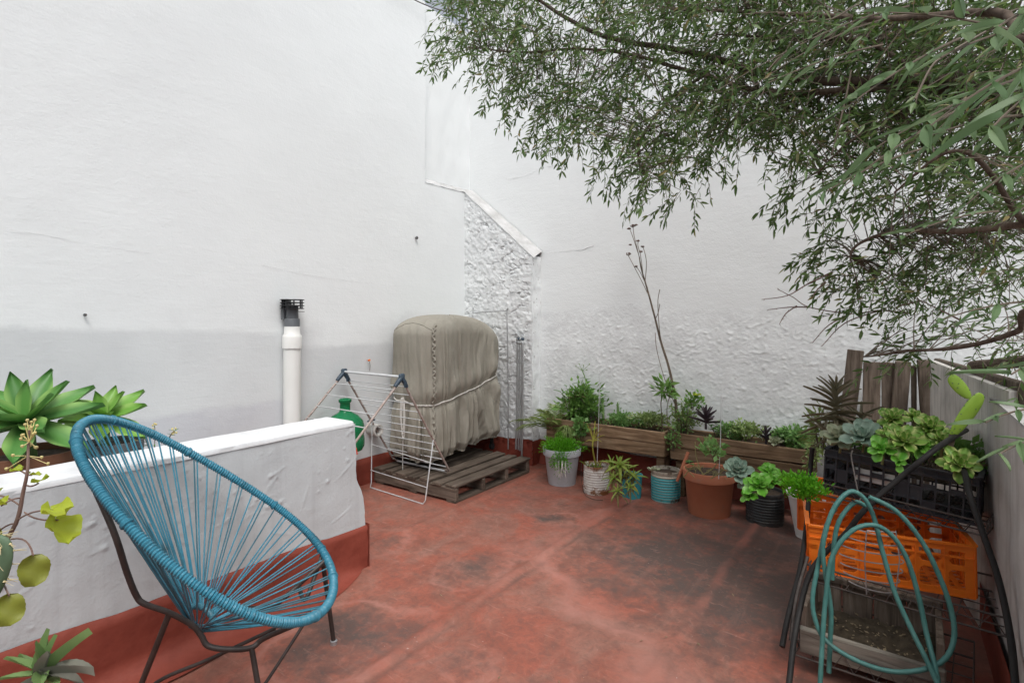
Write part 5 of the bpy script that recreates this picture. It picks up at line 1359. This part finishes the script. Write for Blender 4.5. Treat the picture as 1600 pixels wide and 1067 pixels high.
# echeveria and aeonium over the black tin
c = atY(1152, 737, 2.95); t = thing('echeveria', c - V((0, 0, .03)), 'blue grey echeveria rosette between terracotta pot and black tin', 'succulent'); rosette(t, c, 26, SPG, .035, .085, 1.35, .02, (.05, -.75, 1), rise=.02)
rosette(t, c + V((.04, -.01, -.045)), 10, SPG, .03, .05, 1.0, -.2, (.3, -.6, .6)); g = MB(); g.tube([c, c + V((.03, .02, -.05)), G(1185, 812) + V((0, 0, .17))], .008, 6); g.build('stem', 'twig', t, True)
t = thing('aeonium', G(1195, 814) + V((0, 0, .18)), 'glossy bright green aeonium rosettes in the black ribbed tin', 'succulent')
for (px, py, Y, n, L, nr) in ((1186, 758, 2.80, 15, .082, (-.1, -.75, 1)), (1172, 775, 2.78, 9, .06, (-.5, -.7, .6)), (1208, 752, 2.86, 10, .06, (.3, -.6, 1)), (1200, 738, 2.92, 11, .065, (0, -.5, 1)), (1225, 745, 2.9, 7, .045, (.5, -.5, .7))): rosette(t, atY(px, py, Y), n, SPA, L * .5, L, 1.2, .0, nr, jit=.18)
g = MB()
for (px, py, Y) in ((1186, 760, 2.82), (1172, 777, 2.80), (1208, 754, 2.88), (1200, 740, 2.94), (1225, 748, 2.9)): p = atY(px, py, Y); g.tube(bez(G(1195, 814) + V((0, 0, .17)), p.lerp(G(1195, 814) + V((0, 0, .17)), .4) + V((0, 0, .03)), p, 5), .006, 6)
g.build('stem', 'leaf_brom', t, True)
t, c = bush('potted_herb', 'bright green herb growing in the tapered white pot', 1256, 760, 2.55, (.09, .085, .055), 900, .022, .011, 'leaf_bright', 31, up=.8)
# second planter
bush('small_leaf_shrub', 'loose small leaved shrub at the left end of the planter nearer the crates', 1068, 655, 3.98, (.11, .09, .12), 520, .028, .016, 'leaf_sedum', 41, soil_z=SZ, stems=14)
bush('trailing_herb', 'small leaved stems trailing between the two planter boxes', 1052, 685, 3.86, (.06, .03, .09), 110, .03, .018, 'leaf_mint', 42, droop=.2)
bush('broad_sprig', 'leafy sprig with a large round leaf above the planter nearer the crates', 1083, 628, 4.0, (.08, .07, .06), 120, .035, .022, 'leaf_mid', 43, stems=6)
inst('leaf', RYE, bpy.data.objects['broad_sprig'], lmat(atY(1083, 618, 3.97), -1.0, .2, .06))
bush('creeping_succulent', 'pale green stonecrop clump in the middle of the planter nearer the crates', 1165, 672, 3.98, (.13, .09, .06), 480, .03, .018, 'leaf_sedum', 44, soil_z=SZ)
bush('creeping_succulent', 'grey green stonecrop behind the wire stake in the planter', 1138, 672, 3.98, (.09, .08, .055), 420, .024, .013, 'leaf_mint', 45, soil_z=SZ)
bush('mint_clump', 'fresh green mint clump at the right end of the planter nearer the crates', 1243, 683, 3.97, (.14, .10, .07), 900, .03, .018, 'leaf_mint', 46, soil_z=SZ)
bush('trailing_herb', 'pale trailing stems at the planter end beside the black crate', 1272, 705, 3.75, (.05, .05, .12), 160, .032, .014, 'leaf_sedum', 47, droop=.3)
for (px, py, n, L, lb) in ((1103, 655, 16, .12, 'tall dark purple leaved plant in the planter nearer the crates'), (1197, 682, 14, .085, 'small dark purple rosette in the planter nearer the crates')):
    c = atY(px, py, 3.95); t = thing('purple_plant', c - V((0, 0, .05)), lb, 'plant'); rosette(t, c - V((0, 0, .03)), n, SPL, L * .7, L, 1.45, .45, wid=.9, jit=.3, rise=.05); g = MB(); g.tube([c - V((0, 0, .07)), c + V((0, 0, .03))], .008, 6); g.build('stem', 'leaf_purple', t, True)
c = atY(1212, 690, 3.9); t = thing('brown_rosette', c, 'dull brown green rosette on the planter edge by the mint', 'succulent'); rosette(t, c, 18, SPW, .03, .055, 1.2, .0, (0, -.5, 1))
# scruffy self-sown weeds
for (px, py, h, lb) in ((892, 668, .34, 'tall wispy weed rising behind the palm in the planter near the pier'), (925, 668, .30, 'tall wispy weed next to the budding weed in the planter near the pier'), (1070, 690, .24, 'tall wispy weed beside the dry stalk in the planter nearer the crates'), (935, 668, .16, 'wispy weed sticking up beside the wire stake in the planter near the pier'), (1000, 668, .10, 'wispy weed among the creeping succulents by the planter joint'), (1120, 688, .13, 'wispy weed behind the terracotta pot in the planter nearer the crates'), (1222, 700, .12, 'wispy weed beside the mint in the planter nearer the crates'), (1150, 690, .09, 'short wispy weed in front of the stonecrop behind the echeveria')):
    weed('wispy_weed', lb, 'weed', V((atY(px, py, 3.95).x, 3.95, SZ)), 7, h, h * .45, 8, LAN, .035 + h * .07)
# tall dry flower stalk
YS = 4.0
st = thing('dry_flower_stalk', atY(1060, 690, YS), 'tall bare brown flower stalk with dried heads against the back wall', 'dry plant')
main = [(1060, 692), (1058, 650), (1053, 610), (1044, 570), (1033, 535), (1023, 495), (1015, 465), (1008, 440), (1002, 420), (999, 402)]
q = crom([atY(a, b, YS) for a, b in main], 5); g = MB(); g.tube(q, [.0125 - .0085 * i / len(q) for i in range(len(q))], 8); g.build('stem', 'twig', st, True)
sub = [((1015, 465), (1003, 440), (990, 415), (982, 400)), ((1005, 430), (996, 390), (991, 370), (989, 355)), ((1005, 432), (1001, 400), (997, 385), (997, 378)), ((1008, 440), (1010, 410), (1006, 390), (1003, 385)), ((1033, 535), (1029, 500), (1028, 470), (1031, 452)), ((1023, 500), (1028, 490), (1031, 475)), ((1053, 610), (1040, 560), (1030, 530)), ((1058, 640), (1038, 590), (1026, 545), (1024, 520)), ((1012, 450), (1000, 425), (994, 417)), ((1000, 405), (992, 380), (985, 360))]
for s_ in sub:
    g = MB(); g.tube(crom([atY(a, b, YS - .01) for a, b in s_], 5), .0028, 5); g.build('side_stem', 'twig', st, True)
for (px, py, r_) in ((982, 398, .026), (989, 354, .024), (983, 358, .016), (997, 377, .014), (1004, 386, .014), (1001, 394, .016), (994, 417, .014), (985, 383, .012), (994, 352, .012)):
    g = MB(); c = atY(px, py, YS - .012)
    for k in range(42):
        a = rng.uniform(0, 6.28); e = rng.uniform(-.1, 1.4); d = V((math.cos(a) * math.cos(e), math.sin(a) * math.cos(e), math.sin(e) * .6)); p = c + d * r_ * rng.uniform(.6, 1); g.tube([c - V((0, 0, r_ * .4)), p], .0006, 3); g.lathe([(0, -.003), (.0032, 0), (.0022, .003), (0, .004)], p, 5)
    g.build('seed_head', 'umbel', st, True)
t = thing('leafy_shoot', atY(1060, 690, 3.97), 'leafy green shoot wrapped round the base of the dry stalk', 'plant')
foliage(t, 'leaves', atY(1040, 607, 3.95), (.075, .06, .055), 70, .075, .026, 'leaf_mid', seed=61, stems=5, stuff=False, droop=.25)
g = MB(); g.tube(crom([atY(a, b, 3.95) for a, b in ((1036, 690), (1034, 650), (1033, 625), (1042, 605))], 5), .0035, 5); g.tube(crom([atY(a, b, 3.95) for a, b in ((1047, 690), (1042, 640), (1050, 610))], 5), .003, 5); g.build('stem', 'twig', t, True)
g = MB(); g.tube(crom([atY(a, b, 4.08) for a, b in ((1238, 660), (1250, 655), (1262, 648))], 4), .0018, 4)

# ------------------------------------------------------------------ plants in the black crate
def onb(x, y, z=.16): return inb(x, y, z)
def ros_at(name, label, px, py, d, n, me, L, nr, cat='succulent', stem=True, foot=None, group=None):
    c = at(px, py, d); b = foot if foot is not None else V((c.x, c.y, c.z - .06))
    t = thing(name, b, label, cat, group); rosette(t, c, n, me, L * .5, L, 1.25, -.02, nr, jit=.16, rise=L * .15)
    if stem: g = MB(); g.tube([b, b.lerp(c, .5) + V((.004, 0, 0)), c], .0055, 6); g.build('stem', 'leaf_brom_brown', t, True)
    return t
ros_at('echeveria', 'blue grey echeveria at the front left rim of the black crate', 1348, 684, 2.28, 16, SPG, .095, (-.05, -.8, 1))
ros_at('echeveria', 'cream tinged echeveria at the left corner of the black crate', 1312, 686, 2.36, 13, SPW, .085, (-.4, -.6, 1))
for (px, py, d, n, L, nr, lb) in ((1396, 656, 2.30, 15, .06, (-.2, -.7, 1), 'highest yellow edged rosette, left of centre in the black crate'), (1412, 692, 2.14, 16, .075, (.0, -.8, .9), 'largest yellow edged rosette at the front middle of the black crate'),
        (1392, 680, 2.20, 12, .05, (-.2, -.8, .8), 'small yellow edged rosette left of the largest one in the crate'), (1452, 672, 2.22, 16, .068, (.1, -.7, 1), 'yellow edged rosette right of centre beside the cactus foot'),
        (1428, 655, 2.36, 12, .05, (.1, -.6, 1), 'small yellow edged rosette at the back of the black crate'), (1499, 727, 1.96, 17, .062, (.1, -.95, .7), 'yellow edged rosette hanging over the right end of the black crate'),
        (1470, 690, 2.14, 12, .05, (.2, -.7, .8), 'small yellow edged rosette just below the cactus pad')):
    ros_at('aeonium', lb, px, py, d, n + 3, SPV, L * 1.2, nr)
for (px, py, d, n, L, nr, lb) in ((1378, 702, 2.16, 10, .062, (-.3, -.9, .6), 'plain green rosette spilling over the front of the black crate'), (1440, 700, 2.12, 10, .05, (.2, -.9, .5), 'plain green rosette drooping at the front right of the black crate'), (1405, 722, 2.10, 6, .045, (0, -1, .2), 'plain green sprig hanging lowest at the front of the black crate')):
    ros_at('aeonium', lb, px, py, d, n, SPA, L, nr)
t = thing('green_filler', onb(.02, .05), 'dark green leafy filler growing at the back of the black crate', 'plant')
foliage(t, 'leaves', onb(.02, .07, .215), (.23, .09, .07), 700, .05, .026, 'leaf_mid', seed=71, stems=10)
t = thing('dry_tangle', onb(.2, -.05), 'tangle of dry brown stems at the right end of the black crate', 'dry plant'); g = MB()
for k in range(70):
    a = onb(rng.uniform(.02, .25), rng.uniform(-.14, .1), .15); b = a + V((rng.uniform(-.08, .08), rng.uniform(-.07, .05), rng.uniform(-.03, .07))); g.tube(bez(a, a.lerp(b, .5) + V((0, 0, .05)), b, 5), rng.uniform(.0012, .003), 4)
g.build('stems', 'twig', t, True)
foliage(t, 'dry_leaves', onb(.17, .0, .18), (.11, .1, .05), 220, .03, .014, 'leaf_dry', seed=72, stems=0)
foliage(t, 'small_leaves', onb(.23, .05, .20), (.08, .09, .06), 260, .03, .017, 'leaf_mid', seed=73, stems=0)
# narrow-leaved brown kalanchoe at the left
c = at(1306, 612, 2.52); t = thing('kalanchoe', c - V((0, 0, .2)), 'brown narrow leaved upright plant behind the left end of the black crate', 'succulent')
g = MB(); g.tube([c - V((0, 0, .24)), c - V((.004, 0, .1)), c + V((.0, 0, .01))], [.010, .009, .007], 8); g.build('stem', 'leaf_kalanchoe', t, True)
for k in range(42):
    f = k / 41; az = k * 2.39996; p = c + V((0, 0, .02 - .17 * f)); inst('leaf', KAL, t, lmat(p, az, 1.35 - 1.5 * f + rng.uniform(-.1, .1), (.07 + .085 * math.sin(min(1, f * 1.6) * 1.57)) * rng.uniform(.85, 1.1), 1.05))
for (px, py, d, n) in ((1345, 650, 2.5, 16), (1290, 672, 2.5, 12)):
    p = at(px, py, d)
    for k in range(n): inst('leaf', KAL, t, lmat(p + V((0, 0, -.06 * k / n)), k * 2.4, 1.0 - 1.4 * k / n, .12 * rng.uniform(.7, 1), 1.0))
bush('drooping_weed', 'yellowish drooping weed between the planter end and the black crate', 1283, 668, 3.0, (.06, .07, .10), 150, .06, .012, 'leaf_palm', 81, droop=.5)
# young prickly pear
b0 = at(1485, 700, 2.08); t = thing('prickly_pear', b0, 'bright lime green prickly pear with two pads rising from the crate', 'cactus')
p0_ = at(1486, 682, 2.08); p1_ = at(1532, 618, 2.06)
u1 = (p1_ - p0_).normalized(); sd1 = (e_ - u1 * e_.dot(u1)).normalized()
padmesh(p0_, u1, sd1, (p1_ - p0_).length * 1.05, .062, .018, 'cactus_young', 'pad', t, 22)
p2_ = at(1516, 622, 2.055); p3_ = at(1488, 592, 2.05); u2 = (p3_ - p2_).normalized(); padmesh(p2_, u2, (e_ - u2 * e_.dot(u2)).normalized(), (p3_ - p2_).length * 1.15, .050, .016, 'cactus_young', 'pad', t, 14)
g = MB(); g.tube([b0 - V((0, 0, .06)), b0, p0_ + u1 * .01], [.008, .008, .012], 8); g.build('stem', 'twig', t, True)

# fallen bits on the floor
r9 = random.Random(3); g = MB()
for k in range(150):
    x, y = r9.uniform(-2.1, .15), r9.uniform(.9, 3.8)
    if r9.random() < .5: x = r9.uniform(-1.0, .1)
    p = V((x, y, floor_z(x, y) + .003)); L = r9.uniform(.006, .026) if k % 3 else r9.uniform(.004, .008); a = r9.uniform(0, 6.28); d = V((math.cos(a), math.sin(a), 0)); s_ = V((-d.y, d.x, 0))
    g.add([p, p + d * L * .5 + s_ * L * .16 + V((0, 0, .002)), p + d * L + V((0, 0, .003)), p + d * L * .5 - s_ * L * .16], [(0, 1, 2, 3)])
tag(g.build('fallen_leaves', 'leaf_dry'), 'tiny dry leaves and bits scattered over the red floor', 'leaf litter', kind='stuff')
# ------------------------------------------------------------------ overhanging tree
tr = thing('overhanging_tree', (1.75, 2.45, -.05), 'narrow leaved tree overhanging the yard from beyond the right wall', 'tree')
TB = V((1.75, 2.45, -.05)); TT = V((1.35, 2.35, 2.2))
g = MB(); g.tube(crom([TB, V((1.72, 2.42, .8)), V((1.55, 2.38, 1.6)), TT, V((1.3, 2.4, 3.0))], 6), [.11 - .003 * i for i in range(25)], 12); g.build('trunk', 'bark', tr, True)
BR = [([TT, at(1700, 165, 1.5), at(1560, 140, 1.75), at(1430, 122, 2.0), at(1300, 128, 2.2), at(1200, 118, 2.4), at(1080, 82, 2.7), at(990, 68, 2.9), at(930, 52, 3.0), at(880, 25, 3.1), at(820, -15, 3.2)], .026, .009),
      ([TT - V((.06, 0, .1)), at(1700, 200, 1.5), at(1580, 160, 1.75), at(1440, 138, 2.0), at(1330, 140, 2.15), at(1220, 146, 2.35), at(1100, 120, 2.55), at(980, 85, 2.8), at(900, 78, 2.95), at(820, 85, 3.05), at(750, 75, 3.1)], .021, .004),
      ([V((1.6, 2.38, 1.5)), at(1720, 330, 1.5), at(1600, 350, 1.7), at(1500, 360, 1.85), at(1420, 363, 2.0), at(1370, 372, 2.1), at(1335, 388, 2.15), at(1325, 405, 2.17)], .016, .004),
      ([V((1.6, 2.38, 1.4)), at(1700, 470, 1.5), at(1590, 520, 1.65), at(1500, 545, 1.8), at(1420, 550, 1.95), at(1350, 555, 2.1)], .014, .003),
      ([V((1.3, 2.4, 2.9)), at(1700, 20, 1.3), at(1560, 20, 1.5), at(1400, 30, 1.8), at(1280, 25, 2.1), at(1150, 20, 2.4), at(1050, 10, 2.6)], .016, .005),
      ([V((1.3, 2.4, 2.9)), at(1600, -60, 1.6), at(1300, -80, 2.1), at(1000, -70, 2.7), at(800, -60, 3.1), at(720, -10, 3.25)], .020, .005),
      ([at(1430, 122, 2.0), at(1400, 90, 2.0), at(1340, 60, 2.1), at(1230, 60, 2.3), at(1120, 55, 2.5)], .012, .004),
      ([at(1440, 138, 2.0), at(1400, 180, 2.05), at(1330, 220, 2.1), at(1280, 270, 2.15)], .009, .003),
      ([at(1100, 120, 2.55), at(1040, 160, 2.6), at(1000, 220, 2.65), at(1000, 270, 2.65)], .008, .003),
      ([at(1600, 350, 1.7), at(1540, 260, 1.6), at(1480, 240, 1.6), at(1400, 300, 1.75)], .010, .003)]
samples = []
for pts, r0, r1 in BR:
    q = crom(pts, 7); q = [p + V([.012 * fbm(p * 3 + V((k * 7, 0, 0)), 2) for k in range(3)]) for p in q]
    n = len(q); rs = [r0 + (r1 - r0) * (i / (n - 1)) ** .8 for i in range(n)]
    g = MB(); g.tube(q, rs, 8); g.build('branch', 'bark', tr, True)
    for i in range(n - 1):
        for k in range(3): samples.append(q[i].lerp(q[i + 1], k / 3))
SP = np.array([tuple(p) for p in samples])
def poly_in(P, x, y):
    c = False; j = len(P) - 1
    for i in range(len(P)):
        if (P[i][1] > y) != (P[j][1] > y) and x < (P[j][0] - P[i][0]) * (y - P[i][1]) / (P[j][1] - P[i][1]) + P[i][0]: c = not c
        j = i
    return c
CAN = [(720, -70), (690, 40), (700, 70), (760, 90), (810, 150), (860, 200), (920, 220), (960, 255), (1020, 285), (1075, 290), (1110, 255), (1160, 205), (1215, 195), (1245, 265), (1290, 270), (1340, 310), (1400, 330), (1440, 300), (1650, 300), (1650, -70)]
LOW = [(1360, 320), (1650, 290), (1650, 555), (1500, 530), (1440, 490), (1400, 470), (1370, 440), (1330, 400)]
LEFT = [(1270, 370), (1340, 360), (1400, 420), (1380, 470), (1310, 430)]
FR = [(1370, 535), (1440, 530), (1460, 560), (1400, 565)]
def depth(px):
    xs_ = (640, 800, 1000, 1200, 1350, 1450, 1550, 1650); ds = (3.25, 3.05, 2.7, 2.45, 2.3, 2.15, 1.95, 1.7)
    return float(np.interp(px, xs_, ds))
r4 = random.Random(5)
twg = MB(); leaves = []          # (position, direction, length, width, roll)
def twig(E, dirn, nl, LL, L, attach=True):
    if attach:
        d2 = ((SP - np.array(tuple(E))) ** 2).sum(1); k = int(np.argmin(d2 * (1 + np.array([0])))); A = V(SP[k]); A = A if r4.random() < .7 else V(SP[min(len(SP) - 1, max(0, k + r4.randint(-6, 6)))])
        ln = (E - A).length
        if ln > .03 and ln < 1.1 and r4.random() < .7:
            q = bez(A, A.lerp(E, .45) + V((0, 0, .10 * ln)) + V([r4.gauss(0, .04 * ln) for _ in range(3)]), E, 4)
            twg.tube(q, [.0026, .0022, .0018, .0015, .0012], 3, cap=False)
    p = V(E); d = V(dirn).normalized(); st = LL / nl; pts = [V(p)]
    for k in range(nl):
        d = (d + V((0, 0, -.05)) + V([r4.gauss(0, .13) for _ in range(3)])).normalized(); p = p + d * st; pts.append(V(p))
        x, y = frame_of(d); a = (k % 2) * math.pi + r4.uniform(-.9, .9); side = x * math.cos(a) + y * math.sin(a)
        ld = (d * r4.uniform(.5, 1.0) + side * .85 + V((0, 0, -.05)) + V([r4.gauss(0, .25) for _ in range(3)])).normalized()
        leaves.append((V(p), ld, L * r4.uniform(.55, 1.12)))
    leaves.append((V(p), d, L))
    twg.tube(pts[::2] + [pts[-1]], [.0012] * (len(pts[::2]) + 1), 3, cap=False)
def spray(poly, n, dj, size=1.0, thin=0.0, far=0.0):
    xs_ = [p[0] for p in poly]; ys_ = [p[1] for p in poly]; k = 0; guard = 0
    while k < n and guard < n * 20:
        guard += 1
        x, y = r4.uniform(min(xs_), max(xs_)), r4.uniform(min(ys_), max(ys_))
        if not poly_in(poly, x, y): continue
        hole = noise.noise(V((x / 95, y / 70, 1.5))) + .5 * noise.noise(V((x / 40, y / 32, 7)))
        if x > 1260 and y > 190 and poly is CAN and r4.random() < .5: continue
        if hole < -.28 + thin and r4.random() < .8: continue
        d = depth(x) + far + r4.gauss(0, dj); E = at(x, y, max(.75, d))
        if E.x < XL + .3 or E.y > YB - .35: continue
        dr = V((-.5 + r4.gauss(0, .6), .0 + r4.gauss(0, .6), -.2 + r4.gauss(0, .45)))
        twig(E, dr, r4.randint(9, 15), r4.uniform(.13, .24), .048 * size); k += 1
spray(CAN, 2300, .22, thin=.07)
spray(LOW, 260, .22, .82, .20, .12)
spray(LEFT, 26, .05, thin=-.5)
spray(FR, 9, .05, thin=-.5)
# the outermost tips of the canopy
for (px, py) in ((700, 78), (720, 85), (690, 72), (745, 100), (780, 140), (800, 155), (835, 190), (850, 205), (865, 212), (900, 225), (940, 262), (965, 270), (1000, 290), (1045, 300), (1070, 305), (1250, 300), (1275, 300), (1225, 300), (1300, 330), (1330, 300), (1285, 385), (1300, 410), (1310, 425), (1340, 440), (1350, 470)):
    for k in range(3):
        E = at(px + r4.uniform(-12, 12), py + r4.uniform(-10, 6), depth(px) + r4.gauss(0, .05)); twig(E, V((-.5 + r4.gauss(0, .3), .05, -.5)), 11, .16, .05)
def leafbatch(lst, name, mat, W_=.23):
    vs_, fs_ = [], []
    for (p, d, L) in lst:
        x, y = frame_of(d); a = r4.uniform(0, 6.28); s_ = x * math.cos(a) + y * math.sin(a); n = d.cross(s_)
        if n.z < 0: n = -n
        w = L * W_ * .5 * r4.uniform(.8, 1.2); o = len(vs_); b = -n * L * .05
        vs_ += [p, p + d * L * .33 + s_ * w + n * w * .35, p + d * L * .33 - s_ * w + n * w * .35, p + d * L * .68 + s_ * w * .8 + n * w * .3 + b, p + d * L * .68 - s_ * w * .8 + n * w * .3 + b, p + d * L + b * 2.5, p + d * L * .35, p + d * L * .68 + b]
        fs_ += [(o, o + 6, o + 1), (o, o + 2, o + 6), (o + 1, o + 6, o + 7, o + 3), (o + 6, o + 2, o + 4, o + 7), (o + 3, o + 7, o + 5), (o + 7, o + 4, o + 5)]
    g = MB(); g.v = [tuple(v) for v in vs_]; g.f = fs_
    return g.build(name, mat, tr, False)
tag(leafbatch(leaves, 'crown', 'leaf_tree'), kind='stuff')
tag(twg.build('twigs', 'twig', tr, True), kind='stuff')
# nearest sprays at the right: each large leaf is a piece of its own
NL = leafmesh('tree_leaf', 'leaf_tree_near', .22, 8, .35, .10, 0, 'lance', 0, 2)
near_n = 0
def near_spray(px, py, d, ax, ay, n, L):
    global near_n
    E = at(px, py, d); tipp = at(px + ax, py + ay, d - .05); q = bez(E, E.lerp(tipp, .5) + V((0, 0, .02)), tipp, 8)
    g = MB(); g.tube(q, [.0026 - .00018 * i for i in range(9)], 5); g.build('twig', 'twig', tr, True)
    dd = (tipp - E).normalized(); x, y = frame_of(dd)
    for k in range(n):
        if near_n >= 290: return
        f = .12 + .88 * k / max(1, n - 1); p = E.lerp(tipp, f) + V((0, 0, .04 * f * (1 - f))); a = (k % 2) * math.pi + r4.uniform(-.8, .8)
        ld = (dd * r4.uniform(.5, 1.1) + (x * math.cos(a) + y * math.sin(a)) * .7 + V((0, 0, -.25))).normalized()
        az = math.atan2(-ld.x, ld.y); el = math.asin(max(-1, min(1, ld.z)))
        inst('leaf', NL, tr, lmat(p, az, el, L * r4.uniform(.6, 1.1), 1.0, r4.uniform(-.7, .7))); near_n += 1
for s_ in ((1640, 40, .85, -170, 50, 8, .075), (1640, 90, .80, -190, 110, 8, .08), (1650, 180, .85, -190, 30, 8, .075), (1620, 60, .95, -230, -40, 8, .08),
           (1640, 240, .95, -130, 80, 7, .07), (1600, 120, 1.0, -230, 110, 9, .08), (1650, 575, .85, -70, 10, 5, .07),
           (1650, 640, .95, -110, 20, 7, .065), (1650, 690, .9, -90, 20, 6, .07), (1500, 60, 1.15, -180, 110, 9, .075), (1520, 160, 1.1, -200, 130, 9, .075), (1450, 230, 1.25, -160, 70, 8, .07),
           (1420, 10, 1.3, -170, 60, 9, .07), (1380, 70, 1.4, -180, 60, 9, .065), (1640, 470, 1.1, -170, 30, 8, .07), (1660, 10, .7, -110, 40, 6, .085), (1660, 130, .68, -110, 70, 6, .085), (1560, 330, 1.2, -150, 40, 8, .065)):
    near_spray(*s_)
# bare reddish twigs
g = MB()
for pts in (((1420, 490, 2.3), (1375, 485, 2.35), (1330, 490, 2.4), (1265, 480, 2.45), (1240, 465, 2.48), (1215, 452, 2.5)), ((1265, 480, 2.45), (1235, 480, 2.47), (1200, 484, 2.48)), ((1330, 490, 2.4), (1295, 508, 2.42), (1270, 535, 2.42)), ((1375, 485, 2.35), (1320, 505, 2.38), (1285, 540, 2.4)), ((1300, 425, 2.3), (1260, 445, 2.35), (1230, 462, 2.38), (1190, 468, 2.4)), ((1290, 440, 2.3), (1275, 455, 2.32), (1270, 465, 2.33)), ((1245, 478, 2.46), (1228, 490, 2.46), (1218, 506, 2.46)), ((1440, 470, 2.1), (1400, 480, 2.2), (1420, 490, 2.3)), ((1500, 500, 1.9), (1460, 480, 2.0), (1440, 470, 2.1))):
    q = crom([at(*p) for p in pts], 5); g.tube(q, [.0035 - .0022 * i / len(q) for i in range(len(q))], 5)
    for p in q[::2]: g.tube([p, p + V([r4.uniform(-.012, .012) for _ in range(3)])], [.0016, .0006], 4)
g.build('bare_twigs', 'twig_dead', tr, True)
for pts in (((1250, 35, 1.9), (1300, 30, 1.9), (1345, 8, 1.95), (1370, 40, 1.9)), ((1200, 110, 2.0), (1230, 80, 2.0), (1290, 45, 2.0)), ((1430, 155, 1.3), (1455, 105, 1.3), (1480, 85, 1.3), (1540, 50, 1.3)), ((1300, 240, 1.8), (1320, 160, 1.8), (1330, 110, 1.8))):
    g = MB(); q = crom([at(*p) for p in pts], 6); g.tube(q, .0028, 5); g.build('bare_twig', 'twig', tr, True)

for o in bpy.data.objects:
    if '_o' in o: del o['_o']
